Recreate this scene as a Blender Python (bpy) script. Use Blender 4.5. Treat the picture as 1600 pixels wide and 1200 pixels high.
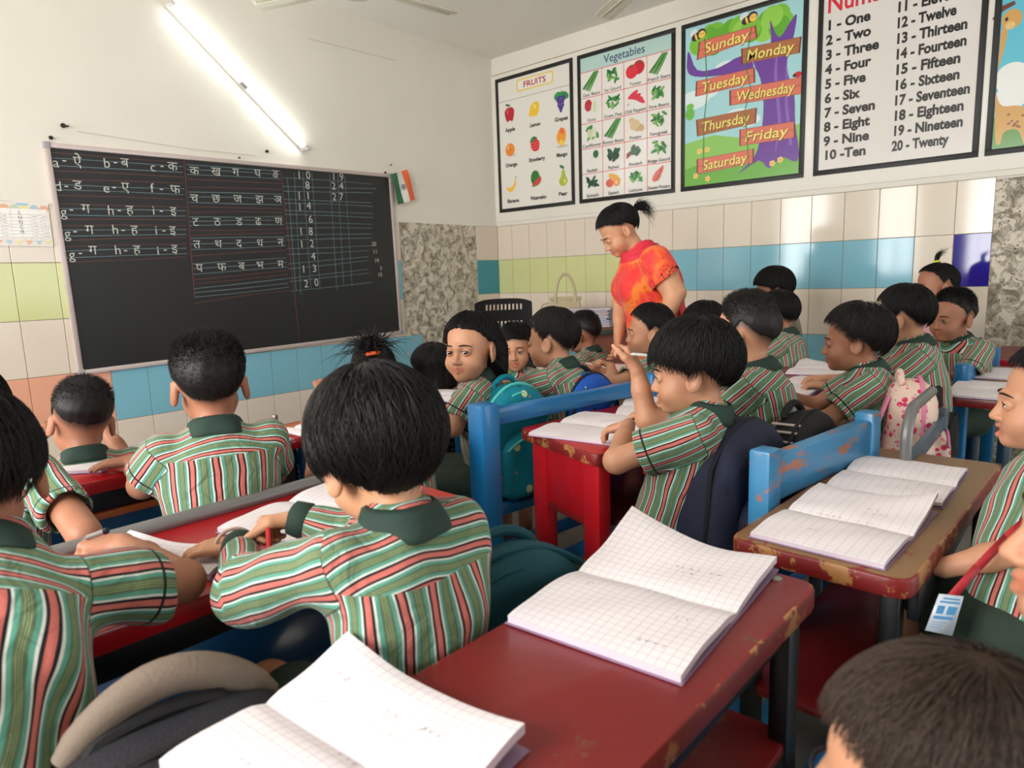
import bpy, bmesh, math, random
import numpy as np
from mathutils import Vector, Matrix, Euler
random.seed(5); RNG = np.random.default_rng(5)
for o in list(bpy.data.objects): bpy.data.objects.remove(o)
SC = bpy.context.scene; COL = SC.collection
PI = math.pi
# ---------------- camera (recovered from tile joints and wall corners) ----------------
HC = 1.13; FPX = 1063.05; PIT, ROL, YAW = .1555, -.0338, .7224
XR, YF, ZT, ZCEIL = 4.719, 4.274, HC+.1586, HC+1.9015     # right wall, board wall, tile row line, ceiling
TILE_W, TILE_H = .198, .30
XL, YB = -1.45, -2.3
def _basis():
    cy, sy = math.cos(YAW), math.sin(YAW)
    fw = Vector((cy*math.cos(PIT), sy*math.cos(PIT), -math.sin(PIT)))
    rt = Vector((sy, -cy, 0)); up = rt.cross(fw)
    return fw, rt*math.cos(ROL)+up*math.sin(ROL), -rt*math.sin(ROL)+up*math.cos(ROL)
FW, RT, UP = _basis()
def ray(x, y): return FW*FPX+RT*(x-800)-UP*(y-600)
CAMP = Vector((0, 0, HC))
def onF(x, y, off=0): d = ray(x, y); return CAMP+d*((YF-off)/d.y)
def onR(x, y, off=0): d = ray(x, y); return CAMP+d*((XR-off)/d.x)
def onZ(x, y, z): d = ray(x, y); return CAMP+d*((z-HC)/d.z)
def onY(x, y, Y): d = ray(x, y); return CAMP+d*(Y/d.y)
def onX(x, y, X): d = ray(x, y); return CAMP+d*(X/d.x)
def atD(x, y, dep): return CAMP+ray(x, y)*(dep/FPX)
cam = bpy.data.cameras.new('camera'); cam.sensor_width = 36; cam.sensor_fit = 'HORIZONTAL'
cam.lens = 36*FPX/1600; cam.clip_start = .02; cam.clip_end = 100
cam.dof.use_dof = True; cam.dof.focus_distance = 2.1; cam.dof.aperture_fstop = 5.4
co = bpy.data.objects.new('camera', cam); COL.objects.link(co); SC.camera = co
M3 = Matrix((RT, UP, -FW)).transposed()
co.matrix_world = Matrix.Translation(CAMP) @ M3.to_4x4()
# ---------------- light and exposure ----------------
SC.view_settings.view_transform = 'Standard'; SC.view_settings.look = 'None'
SC.view_settings.gamma = 1; SC.view_settings.use_curve_mapping = False
SC.view_settings.exposure = EXPOSURE = .60
SC.cycles.use_denoising = True; SC.cycles.max_bounces = 10; SC.cycles.diffuse_bounces = 5; SC.cycles.glossy_bounces = 4
SC.cycles.sample_clamp_indirect = 6
W = bpy.data.worlds.new('daylight'); SC.world = W; W.use_nodes = True
_bg = W.node_tree.nodes['Background']; _bg.inputs[0].default_value = (.86, .95, 1, 1); _bg.inputs[1].default_value = 3.0
def area(name, loc, rot, sx, sy, power, color=(1, 1, 1)):
    l = bpy.data.lights.new(name, 'AREA'); l.shape = 'RECTANGLE'; l.size = sx; l.size_y = sy; l.energy = power; l.color = color
    o = bpy.data.objects.new(name, l); COL.objects.link(o); o.location = loc; o.rotation_euler = rot; return o
# daylight entering through the window openings in the wall left of the class and the wall behind it
WINS_L = [(.45, 1.55, .95, 2.35), (2.05, 2.6, .95, 2.35), (3.2, 3.95, .95, 2.35)]          # y0,y1,z0,z1 in wall x=XL
WINS_B = [(-.6, 1.0, .95, 2.35), (2.2, 3.3, .05, 2.25)]           # x0,x1,z0,z1 in wall y=YB (second is the doorway)
for k, (a, b, c, d) in enumerate(WINS_L):
    area('daylight_window', (XL-.14, (a+b)/2, (c+d)/2), (0, -PI/2, 0), d-c, b-a, 70*(b-a), (1, .98, .95))
for k, (a, b, c, d) in enumerate(WINS_B):
    area('daylight_window', ((a+b)/2, YB-.14, (c+d)/2), (PI/2, 0, PI), b-a, d-c, 34, (1, .98, .95))
# ---------------- helpers ----------------
def lin(c):
    c = c/255.; return c/12.92 if c <= .04045 else ((c+.055)/1.055)**2.4
def rgb(r, g, b): return (lin(r), lin(g), lin(b), 1)
MATS = {}
def nodes_of(name):
    m = bpy.data.materials.new(name); m.use_nodes = True; nt = m.node_tree
    MATS[name] = m; return m, nt, nt.nodes['Principled BSDF']
def N(nt, t, **kw):
    n = nt.nodes.new(t)
    for k, v in kw.items():
        if k.startswith('i_'):
            key = k[2:]; key = int(key) if key.isdigit() else key.replace('_', ' ')
            n.inputs[key].default_value = v
        else: setattr(n, k, v)
    return n
def L(nt, a, b): nt.links.new(a, b)
def mat(name, col, rough=.6, var=.12, scale=8, col2=None, bump=0., bscale=60, spec=.5, metal=0, coat=0, wear=None, wscale=6, wlev=.62, stretch=None, emit=0):
    """procedural material: base colour broken up by noise, optional worn second colour, bump"""
    if name in MATS: return MATS[name]
    m, nt, b = nodes_of(name)
    tc = N(nt, 'ShaderNodeTexCoord'); v = tc.outputs['Object']
    if stretch:
        mp = N(nt, 'ShaderNodeMapping'); mp.inputs['Scale'].default_value = stretch; L(nt, v, mp.inputs[0]); v = mp.outputs[0]
    n1 = N(nt, 'ShaderNodeTexNoise', i_Scale=scale, i_Detail=5.); L(nt, v, n1.inputs['Vector'])
    mx = N(nt, 'ShaderNodeMix', data_type='RGBA'); L(nt, n1.outputs[0], mx.inputs[0])
    c2 = col2 or tuple(x*(1-2*var) for x in col[:3])+(1,); c1 = col if col2 else tuple(min(1, x*(1+var)) for x in col[:3])+(1,)
    mx.inputs[6].default_value = c1; mx.inputs[7].default_value = c2; out = mx.outputs[2]
    if wear:
        n2 = N(nt, 'ShaderNodeTexNoise', i_Scale=wscale, i_Detail=9., i_Roughness=.7); L(nt, v, n2.inputs['Vector'])
        rp = N(nt, 'ShaderNodeValToRGB'); rp.color_ramp.elements[0].position = wlev; rp.color_ramp.elements[1].position = wlev+.03; L(nt, n2.outputs[0], rp.inputs[0])
        m2 = N(nt, 'ShaderNodeMix', data_type='RGBA'); L(nt, rp.outputs[0], m2.inputs[0]); L(nt, out, m2.inputs[6]); m2.inputs[7].default_value = wear; out = m2.outputs[2]
    L(nt, out, b.inputs['Base Color']); b.inputs['Roughness'].default_value = rough; b.inputs['Metallic'].default_value = metal
    b.inputs['Specular IOR Level'].default_value = spec; b.inputs['Coat Weight'].default_value = coat; b.inputs['Coat Roughness'].default_value = .12
    if bump:
        n3 = N(nt, 'ShaderNodeTexNoise', i_Scale=bscale, i_Detail=4.); L(nt, v, n3.inputs['Vector'])
        bp = N(nt, 'ShaderNodeBump', i_Strength=bump, i_Distance=.01); L(nt, n3.outputs[0], bp.inputs['Height']); L(nt, bp.outputs[0], b.inputs['Normal'])
    if emit: b.inputs['Emission Color'].default_value = col; b.inputs['Emission Strength'].default_value = emit
    return m
class MB:
    """mesh builder: gathers shapes, then links them as ONE mesh object"""
    def __init__(s): s.v = []; s.f = []; s.m = []; s.n = 0
    def add(s, verts, faces, mi=0):
        verts = [tuple(v) for v in verts]; s.v += verts; s.f += [tuple(i+s.n for i in f) for f in faces]
        s.m += [mi]*len(faces) if isinstance(mi, int) else list(mi); s.n += len(verts)
    def box(s, x0, x1, y0, y1, z0, z1, mi=0, bev=0., M=None, seg=2):
        bm = bmesh.new(); bmesh.ops.create_cube(bm, size=1)
        for v in bm.verts: v.co = Vector(((x0+x1)/2+v.co.x*(x1-x0), (y0+y1)/2+v.co.y*(y1-y0), (z0+z1)/2+v.co.z*(z1-z0)))
        if bev: bmesh.ops.bevel(bm, geom=list(bm.edges), offset=min(bev, .45*min(x1-x0, y1-y0, z1-z0)), segments=seg, affect='EDGES', profile=.5)
        s.bm(bm, mi, M)
    def bm(s, bm, mi=0, M=None):
        bm.verts.index_update(); vs = [(M @ v.co if M else v.co)[:] for v in bm.verts]
        s.add(vs, [[v.index for v in f.verts] for f in bm.faces], mi); bm.free()
    def slab(s, outline, z0, z1, bev=.004, mi=0, M=None):
        """rounded polygon outline extruded between two heights"""
        bm = bmesh.new(); vs = [bm.verts.new((x, y, z0)) for x, y in outline]; f = bm.faces.new(vs)
        r = bmesh.ops.extrude_face_region(bm, geom=[f])
        for e in r['geom']:
            if isinstance(e, bmesh.types.BMVert): e.co.z = z1
        bmesh.ops.recalc_face_normals(bm, faces=bm.faces)
        if bev: bmesh.ops.bevel(bm, geom=[e for e in bm.edges if abs(e.verts[0].co.z-e.verts[1].co.z) < 1e-6], offset=bev, segments=2, affect='EDGES', profile=.5)
        s.bm(bm, mi, M)
    def tube(s, pts, r, seg=8, mi=0, cap=True, closed=False):
        pts = [Vector(p) for p in pts]; n = len(pts); rs = r if isinstance(r, (list, tuple)) else [r]*n
        prev = None; rings = []
        for i, p in enumerate(pts):
            a = pts[i-1] if (i or closed) else p; b = pts[(i+1) % n] if (i < n-1 or closed) else p
            t = (b-a).normalized()
            if prev is None: u = t.orthogonal().normalized()
            else: u = (prev-t*prev.dot(t)).normalized()
            prev = u; w = t.cross(u)
            rings.append([p+(u*math.cos(2*PI*k/seg)+w*math.sin(2*PI*k/seg))*rs[i] for k in range(seg)])
        vs = [v for g in rings for v in g]; fs = []
        for i in range(n if closed else n-1):
            a, b = i*seg, ((i+1) % n)*seg
            for k in range(seg): fs.append((a+k, a+(k+1) % seg, b+(k+1) % seg, b+k))
        if cap and not closed: fs += [tuple(range(seg))[::-1], tuple((n-1)*seg+k for k in range(seg))]
        s.add(vs, fs, mi)
    def lathe(s, prof, seg=20, mi=0, M=None, ax=1., ay=1.):
        vs = []; fs = []
        for r, z in prof:
            for k in range(seg): vs.append(Vector((r*ax*math.cos(2*PI*k/seg), r*ay*math.sin(2*PI*k/seg), z)))
        for i in range(len(prof)-1):
            for k in range(seg): fs.append((i*seg+k, i*seg+(k+1) % seg, (i+1)*seg+(k+1) % seg, (i+1)*seg+k))
        fs += [tuple(range(seg))[::-1], tuple((len(prof)-1)*seg+k for k in range(seg))]
        s.add([M @ v for v in vs] if M else vs, fs, mi)
    def bar(s, a, b, w, t, up=(0, 0, 1), bev=.003, mi=0):
        """rectangular bar from a to b, w across, t along up"""
        a, b = Vector(a), Vector(b); d = (b-a); l = d.length; x = d.normalized(); z = Vector(up); y = z.cross(x).normalized(); z = x.cross(y)
        M = Matrix((x, y, z)).transposed().to_4x4(); M.translation = (a+b)/2
        s.box(-l/2, l/2, -w/2, w/2, -t/2, t/2, mi, bev, M)
    def build(s, name, mats, parent=None, smooth=35, loc=None):
        me = bpy.data.meshes.new(name); me.from_pydata(s.v, [], s.f); me.polygons.foreach_set('material_index', s.m)
        for m in (mats if isinstance(mats, (list, tuple)) else [mats]): me.materials.append(m)
        me.update()
        if smooth: me.shade_smooth(); me.set_sharp_from_angle(angle=math.radians(smooth))
        return link(name, me, parent, loc)
def link(name, me, parent=None, loc=None):
    o = bpy.data.objects.new(name, me); COL.objects.link(o)
    if parent: o.parent = parent
    if loc is not None: o.location = loc
    return o
def thing(name, label, cat, loc=(0, 0, 0), rz=0, group=None):
    o = bpy.data.objects.new(name, None); COL.objects.link(o); o.empty_display_size = .1
    o.location = loc; o.rotation_euler = (0, 0, rz); return tag(o, label, cat, group)
def tag(o, label, cat, group=None):
    o['label'] = label; o['category'] = cat
    if group: o['group'] = group
    return o
def struct(o): o['kind'] = 'structure'; return o
def rrect(x0, x1, y0, y1, r=.02, n=4):
    out = []
    for cx, cy, a0 in ((x1-r, y1-r, 0), (x0+r, y1-r, 90), (x0+r, y0+r, 180), (x1-r, y0+r, 270)):
        for k in range(n+1):
            a = math.radians(a0+90*k/n); out.append((cx+r*math.cos(a), cy+r*math.sin(a)))
    return out
def ease(t): t = min(1, max(0, t)); return t*t*(3-2*t)
_TXT = {}
def text_mesh(s, size, bold=0., align='LEFT', shear=0.):
    """outline letters as (verts, faces) flat in xy"""
    key = (s, size, bold, align, shear)
    if key not in _TXT:
        cu = bpy.data.curves.new('letters', 'FONT'); cu.body = s; cu.size = size; cu.align_x = align; cu.offset = bold; cu.shear = shear; cu.resolution_u = 3
        o = bpy.data.objects.new('letters', cu); COL.objects.link(o)
        dg = bpy.context.evaluated_depsgraph_get(); me = o.evaluated_get(dg).to_mesh()
        _TXT[key] = ([v.co.copy() for v in me.vertices], [tuple(p.vertices) for p in me.polygons])
        o.evaluated_get(dg).to_mesh_clear(); bpy.data.objects.remove(o); bpy.data.curves.remove(cu)
    return _TXT[key]
# ================= the room =================
M_wall = mat('white_wall_paint', rgb(232, 226, 214), .75, .03, 3, bump=.08, bscale=40)
M_ceil = mat('ceiling_paint', rgb(236, 232, 224), .8, .02, 2)
M_floor = mat('worn_stone_floor', rgb(150, 143, 130), .55, .15, 5, wear=rgb(105, 98, 88), wscale=3, wlev=.58)
M_plaster = None
def plaster():
    m, nt, b = nodes_of('bare_cement_patch')
    tc = N(nt, 'ShaderNodeTexCoord'); v = tc.outputs['Object']
    n1 = N(nt, 'ShaderNodeTexNoise', i_Scale=15., i_Detail=9., i_Roughness=.7, i_Distortion=.9); L(nt, v, n1.inputs[0])
    r1 = N(nt, 'ShaderNodeValToRGB'); r1.color_ramp.elements[0].position = .36; r1.color_ramp.elements[1].position = .53
    r1.color_ramp.elements[0].color = rgb(128, 118, 102); r1.color_ramp.elements[1].color = rgb(216, 206, 188); L(nt, n1.outputs[0], r1.inputs[0])
    e = r1.color_ramp.elements.new(.45); e.color = rgb(182, 171, 152)
    vo = N(nt, 'ShaderNodeTexVoronoi', i_Scale=38.); L(nt, v, vo.inputs['Vector'])
    r2 = N(nt, 'ShaderNodeValToRGB'); r2.color_ramp.elements[0].position = .10; r2.color_ramp.elements[1].position = .20; L(nt, vo.outputs[0], r2.inputs[0])
    mx = N(nt, 'ShaderNodeMix', data_type='RGBA'); L(nt, r2.outputs[0], mx.inputs[0]); mx.inputs[6].default_value = rgb(104, 95, 82); L(nt, r1.outputs[0], mx.inputs[7])
    L(nt, mx.outputs[2], b.inputs['Base Color']); b.inputs['Roughness'].default_value = .9
    bp = N(nt, 'ShaderNodeBump', i_Strength=.8, i_Distance=.02); L(nt, mx.outputs[2], bp.inputs['Height']); L(nt, bp.outputs[0], b.inputs['Normal'])
    return m
M_plaster = plaster()
def wall_with_holes(name, axis, c, a0, a1, z1, holes, thick, sign):
    """wall slab in plane axis=c spanning a0..a1; holes are (lo,hi,z0,z1)"""
    mb = MB(); xs = sorted({a0, a1, *[h[0] for h in holes], *[h[1] for h in holes]}); zs = sorted({0., z1, *[h[2] for h in holes], *[h[3] for h in holes]})
    for i in range(len(xs)-1):
        for j in range(len(zs)-1):
            mx, mz = (xs[i]+xs[i+1])/2, (zs[j]+zs[j+1])/2
            if any(h[0] < mx < h[1] and h[2] < mz < h[3] for h in holes): continue
            lo, hi = min(c, c+sign*thick), max(c, c+sign*thick)
            if axis == 'x': mb.box(lo, hi, xs[i], xs[i+1], zs[j], zs[j+1])
            else: mb.box(xs[i], xs[i+1], lo, hi, zs[j], zs[j+1])
    return struct(mb.build(name, M_wall, smooth=0))
wall_with_holes('wall_front', 'y', YF, XL-.2, XR+.2, ZCEIL, [], .2, 1)
wall_with_holes('wall_right', 'x', XR, YB-.2, YF, ZCEIL, [], .2, 1)
wall_with_holes('wall_left', 'x', XL, YB-.2, YF, ZCEIL, WINS_L, .2, -1)
wall_with_holes('wall_back', 'y', YB, XL, XR, ZCEIL, WINS_B, .2, -1)
mb = MB(); mb.box(XL-.2, XR+.2, YB-.2, YF+.2, -.12, 0); struct(mb.build('floor', M_floor, smooth=0))
mb = MB(); mb.box(XL-.2, XR+.2, YB-.2, YF+.2, ZCEIL, ZCEIL+.15); struct(mb.build('ceiling', M_ceil, smooth=0))
# window frames with bars, in the openings (behind and left of the camera, seen in the tile reflections)
M_wframe = mat('window_frame_paint', rgb(70, 90, 105), .5)
M_glass, _nt, _b = nodes_of('window_glass'); _b.inputs['Transmission Weight'].default_value = 1; _b.inputs['Roughness'].default_value = 0; _b.inputs['IOR'].default_value = 1.01; _b.inputs['Base Color'].default_value = (1, 1, 1, 1)
def window(n, axis, c, a0, a1, z0, z1, sign):
    fr = MB()
    def bx(a, b, zz0, zz1, t=.03):
        lo, hi = sorted((c-sign*.02, c+sign*.05))
        if axis == 'x': fr.box(lo, hi, a, b, zz0, zz1, bev=.004)
        else: fr.box(a, b, lo, hi, zz0, zz1, bev=.004)
    bx(a0, a0+.05, z0, z1); bx(a1-.05, a1, z0, z1); bx(a0, a1, z1-.05, z1); bx(a0, a1, z0, z0+.05)
    m = (a0+a1)/2; bx(m-.025, m+.025, z0, z1)
    root = struct(fr.build('window_%d' % n, M_wframe))
    for k in range(9):
        t = a0+(a1-a0)*(k+.5)/9; g = MB()
        p = (c+sign*.07, t) if axis == 'x' else (t, c+sign*.07)
        g.tube([(p[0], p[1], z0), (p[0], p[1], z1)], .006, 6); g.build('window_bar', M_wframe, root)
for k, w in enumerate(WINS_L): window(k+1, 'x', XL, *w, -1)
window(4, 'y', YB, *WINS_B[0], -1)
dr = MB(); a0, a1, z0, z1 = WINS_B[1]
for x in (a0-.04, a1-.02): dr.box(x, x+.06, YB-.05, YB+.02, 0, z1+.04, bev=.004)
dr.box(a0-.04, a1+.04, YB-.05, YB+.02, z1, z1+.06, bev=.004); struct(dr.build('door_1', M_wframe))
# ---------------- glazed tile cladding, each tile its own face on a grout bed ----------------
def tmat(name, c, rough=.12): return mat(name, c, rough, .035, 2.5, spec=.38)
T = [tmat('tile_cream', rgb(226, 212, 196)), tmat('tile_lime', rgb(210, 212, 152)), tmat('tile_sky_blue', rgb(130, 187, 205), .09), tmat('tile_salmon', rgb(232, 170, 142)),
     tmat('tile_indigo', rgb(44, 34, 140), .06), mat('tile_cream_glossy', rgb(226, 214, 196), .10, .035, 2.5, spec=.35), mat('tile_grout', rgb(150, 132, 112), .9, .2, 30), tmat('tile_teal', rgb(70, 150, 168))]
def tiles(name, axis, plane, cells):
    """cells: (a0,a1,z0,z1,material) drawn on the inner face of the wall"""
    mb = MB(); g = .0016
    for a0, a1, z0, z1, mi in cells:
        jit = [random.uniform(-.0006, .0006) for _ in range(2)]
        for (b0, b1, y0, y1, th, m) in ((a0, a1, z0, z1, .004, 6), (a0+g, a1-g, z0+g, z1-g, .007, mi)):
            t1 = plane-th+(jit[0] if m != 6 else 0)
            if axis == 'y': mb.box(b0, b1, t1, plane+.001, y0, y1, m, .0012 if m != 6 else 0, seg=1)
            else: mb.box(t1, plane+.001, b0, b1, y0, y1, m, .0012 if m != 6 else 0, seg=1)
    return struct(mb.build(name, T, smooth=30))
ZB = [ZT-TILE_H*k for k in range(-1, 5)]+[0]       # row boundaries downward
cells = []
XO = .9877                                           # first joint on the board wall
xs = [XO+TILE_W*k for k in range(-12, 19)]
PX0, PX1, PXL = 3.565, 4.43, 3.745                   # cement patch on the board wall
for i in range(len(xs)-1):
    a0, a1 = max(xs[i], XL), xs[i+1]
    if a1 <= XL: continue
    for r in range(len(ZB)-1):
        z1, z0 = ZB[r], ZB[r+1]
        if z1-z0 < .02: continue
        lim = PX0 if r < 3 else PXL
        b1 = min(a1, lim)
        if a0 >= lim: continue
        mi = 0
        if r == 1: mi = 1 if a1 < 3.3 else 2
        if r == 3: mi = 3 if a1 < 1.4 else 2
        cells.append((a0, b1, z0, z1, mi))
for r in range(len(ZB)-1):
    if ZB[r]-ZB[r+1] > .02: cells.append((PX1, XR-.006, ZB[r+1], ZB[r], 7 if r in (1, 3) else 0))
tiles('trim_1_tiles_front', 'y', YF, cells)
cells = []
YO = 2.304; wR = .1991; YE = .528
ys = [YO-wR*(k-11) for k in range(0, 22)]
for i in range(len(ys)-1):
    a1, a0 = min(ys[i], YF-.007), ys[i+1]
    if a1 <= YE+.01 or a0 >= YF-.01: continue
    a0 = max(a0, YE)
    for r in range(len(ZB)-1):
        z1, z0 = ZB[r], ZB[r+1]
        if z1-z0 < .02: continue
        mi = 0 if a0 > 2.2 else 5
        if r == 1: mi = 1 if a0 > 2.55 else 2
        if r == 3: mi = 2
        if r == 1 and a0 < .6: mi = 4
        elif r == 1 and a0 < .75: mi = 5
        cells.append((a0, a1, z0, z1, mi))
tiles('trim_2_tiles_right', 'x', XR, cells)
def patch(name, axis, a0, a1, z0, z1, plane, depth=.004, seed=1):
    """rough bare plaster: a finely divided slab with lumps"""
    bm = bmesh.new(); nx, nz = int((a1-a0)/.012)+1, int((z1-z0)/.012)+1
    rs = np.random.default_rng(seed); ph = rs.uniform(0, 6.28, (14, 3)); fr = rs.uniform(10, 75, (14, 2))*rs.choice([-1, 1], (14, 2))
    g = []
    for i in range(nx+1):
        row = []
        for j in range(nz+1):
            a, z = a0+(a1-a0)*i/nx, z0+(z1-z0)*j/nz
            h = sum(math.sin(fr[k, 0]*a+fr[k, 1]*z+ph[k, 0]) for k in range(14))/14
            d = depth+.006*max(-.3, h)
            row.append(bm.verts.new((a, plane-d, z) if axis == 'y' else (plane-d, a, z)))
        g.append(row)
    for i in range(nx):
        for j in range(nz):
            f = [g[i][j], g[i+1][j], g[i+1][j+1], g[i][j+1]]
            bm.faces.new(f if axis == 'y' else f[::-1])
    mb = MB(); mb.bm(bm); return struct(mb.build(name, M_plaster))
patch('trim_3_bare_plaster', 'y', PX0, PX1, 0, ZB[0], YF, seed=3)
patch('trim_4_bare_plaster', 'x', YB, YE, 0, ZB[0]-.01, XR, seed=8)
# ledge above the right wall tiles and cable line below the ceiling
mb = MB(); mb.box(XR-.012, XR, YB, YF-.001, ZB[0], ZB[0]+.035, bev=.003); struct(mb.build('trim_5', M_wall))
mb = MB(); mb.box(XR-.005, XR, YB, YF-.001, HC+1.752, HC+1.760); struct(mb.build('trim_6', mat('wood_line', rgb(120, 70, 50), .7)))
mb = MB(); mb.box(XR-.016, XR, YB, YF-.002, ZB[0]+.035, HC+1.752, bev=.002); struct(mb.build('trim_7', mat('poster_backing_paint', rgb(238, 233, 222), .35, .02, 3)))
mb = MB()
for p, q in [((0, 313), (66, 320)), ((120, 205), (300, 233)), ((480, 60), (620, 95)), ((300, 233), (400, 243))]:
    a, b = onF(*p, .002), onF(*q, .002); mb.bar(a, b, .002, .004, (0, 1, 0), bev=0)
struct(mb.build('trim_8_wall_cracks', mat('hairline_crack', rgb(196, 188, 174), .9)))
# ================= things on the walls and ceiling =================
def pmat(r, g, b, rough=.22):
    k = 'print_%d_%d_%d' % (r, g, b); return mat(k, rgb(r, g, b), rough, .02, 4, coat=.35)
from mathutils.geometry import tessellate_polygon
LAYER = .000012
class Art:
    """flat printed / drawn shapes gathered in a 2-D frame (x right, y up), then linked as one thin mesh"""
    def __init__(s): s.mb = MB(); s.cols = []; s.lay = 0
    def ci(s, c):
        if c not in s.cols: s.cols.append(c)
        return s.cols.index(c)
    def poly(s, pts, c, up=True):
        if up: s.lay += 1
        n = len(pts); A = sum(pts[i-1][0]*pts[i][1]-pts[i][0]*pts[i-1][1] for i in range(n))
        if A < 0: pts = pts[::-1]
        V3 = [Vector((p[0], p[1], s.lay*LAYER)) for p in pts]
        tri = tessellate_polygon([V3]) if n > 4 else [tuple(range(n))]
        s.mb.add(V3, [t if (n <= 4 or (V3[t[1]]-V3[t[0]]).cross(V3[t[2]]-V3[t[0]]).z > 0) else t[::-1] for t in tri], s.ci(c))
    def ell(s, x, y, rx, ry, c, rot=0, n=20, up=True):
        cs, sn = math.cos(rot), math.sin(rot)
        s.poly([(x+rx*math.cos(2*PI*k/n)*cs-ry*math.sin(2*PI*k/n)*sn, y+rx*math.cos(2*PI*k/n)*sn+ry*math.sin(2*PI*k/n)*cs) for k in range(n)], c, up)
    def blob(s, pts, c, n=6):
        out = []; m = len(pts)
        for i in range(m):
            p0, p1, p2, p3 = (Vector(pts[(i+k-1) % m]) for k in range(4))
            for j in range(n):
                t = j/n; q = .5*((2*p1)+(p2-p0)*t+(2*p0-5*p1+4*p2-p3)*t*t+(3*p1-p0-3*p2+p3)*t**3); out.append(tuple(q))
        s.poly(out, c)
    def stroke(s, pts, w, c, up=True):
        pts = [Vector(p) for p in pts]
        if up: s.lay += 1
        L_, R_ = [], []
        for i, p in enumerate(pts):
            t = (pts[min(i+1, len(pts)-1)]-pts[max(i-1, 0)]).normalized(); nn = Vector((-t.y, t.x))
            ww = w[i] if isinstance(w, (list, tuple)) else w
            L_.append(p+nn*ww/2); R_.append(p-nn*ww/2)
        n = len(pts); z = s.lay*LAYER
        s.mb.add([(v.x, v.y, z) for v in L_+R_], [(n+i, n+i+1, i+1, i) for i in range(n-1)], s.ci(c))
    def text(s, t, x, y, size, c, width=None, bold=0., align='LEFT', rot=0., shear=0., slope=0.):
        vs, fs = text_mesh(t, 1., bold, 'LEFT', shear)
        if not vs: return
        x0, x1 = min(v.x for v in vs), max(v.x for v in vs)
        sx = width/(x1-x0) if width else size
        off = {'LEFT': 0, 'CENTER': -(x1+x0)/2*sx, 'RIGHT': -x1*sx}[align]; s.lay += 1; z = s.lay*LAYER
        cs, sn = math.cos(rot), math.sin(rot)
        P = [(v.x*sx+off, v.y*size) for v in vs]
        s.mb.add([(x+p[0]*cs-p[1]*sn, y+p[0]*sn+p[1]*cs, z) for p in P], fs, s.ci(c))
    def build(s, name, parent, origin, ex, ey, mats=None):
        z = ex.cross(ey); M = Matrix((ex, ey, z)).transposed().to_4x4(); M.translation = origin
        if parent: M = parent.matrix_world.inverted() @ M
        s.mb.v = [tuple(M @ Vector(v)) for v in s.mb.v]
        return s.mb.build(name, mats or [pmat(*c) for c in s.cols], parent, smooth=0)
EX_F, EX_R, EZ = Vector((1, 0, 0)), Vector((0, -1, 0)), Vector((0, 0, 1))
# ---- chalkboard ----
M_board = mat('blackboard_slate', rgb(36, 37, 38), .42, .12, 2.2, bump=.03, bscale=120)
M_alu = mat('board_frame_metal', rgb(206, 190, 186), .35, .05, 20, metal=.3)
M_corner = mat('board_corner_plastic', rgb(168, 160, 164), .5)
M_dark = mat('dark_metal', rgb(40, 38, 36), .45, .2, 30, metal=.4)
bc = Vector((2.3625, YF, HC+.181)); tilt = .0165
board = thing('chalkboard', 'long black chalkboard in a thin metal frame with chalk letters and numbers', 'chalkboard', bc)
board.rotation_euler = (0, -tilt, 0); bpy.context.view_layer.update()
hw, hh = 1.153, .617
mb = MB(); mb.box(-hw+.01, hw-.01, -.012, -.001, -hh+.01, hh-.01); mb.build('writing_surface', M_board, board, 0)
mb = MB()
for z in (-hh, hh-.026): mb.box(-hw, hw, -.022, -.001, z, z+.026, bev=.004)
for x in (-hw, hw-.026): mb.box(x, x+.026, -.022, -.001, -hh+.026, hh-.026, bev=.004)
fr = mb.build('frame', M_alu, board)
for sx in (-1, 1):
    for sz in (-1, 1):
        c = MB(); x, z = sx*(hw-.014), sz*(hh-.014); c.box(x-.018, x+.018, -.025, -.001, z-.018, z+.018, bev=.006); c.build('corner_cap', M_corner, fr)
A = Art(); WH, RD, TL = (212, 212, 204), (124, 76, 70), (122, 150, 156)
def fx(x, y): p = onF(x, y, .0125); return (p.x, p.z)
def z1(x, y): return fx(x/4, 180+y/4)
def z2(x, y): return fx(250+x/4, 200+y/4)
def chalk(f, x0, y0, x1, y1, c, w=.0030):
    a, b = Vector(f(x0, y0)), Vector(f(x1, y1)); m = (a+b)/2+Vector((0, random.uniform(-.006, .006)))
    A.stroke([a, a*.5+m*.5, m, m*.5+b*.5, b], [w*random.uniform(.7, 1.1) for _ in range(5)], c)
for c, x0, y0, x1, y1 in [('r', 300, 230, 1145, 295), ('w', 300, 265, 1145, 322), ('w', 310, 312, 1140, 357), ('r', 320, 345, 1145, 388), ('r', 325, 400, 1145, 425), ('w', 335, 430, 1150, 460), ('w', 340, 465, 1150, 497), ('r', 345, 500, 1150, 528),
        ('r', 350, 552, 1160, 573), ('w', 352, 582, 1160, 597), ('w', 355, 622, 1160, 630), ('r', 360, 650, 1160, 655), ('r', 365, 690, 1165, 690), ('w', 370, 718, 1165, 715), ('w', 372, 757, 1165, 745), ('r', 375, 785, 1165, 765),
        ('r', 385, 822, 1165, 805), ('w', 390, 850, 1165, 832), ('w', 390, 893, 1170, 865), ('r', 392, 920, 1165, 885)]:
    chalk(z1, x0, y0, x1, y1, RD if c == 'r' else TL)
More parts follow.
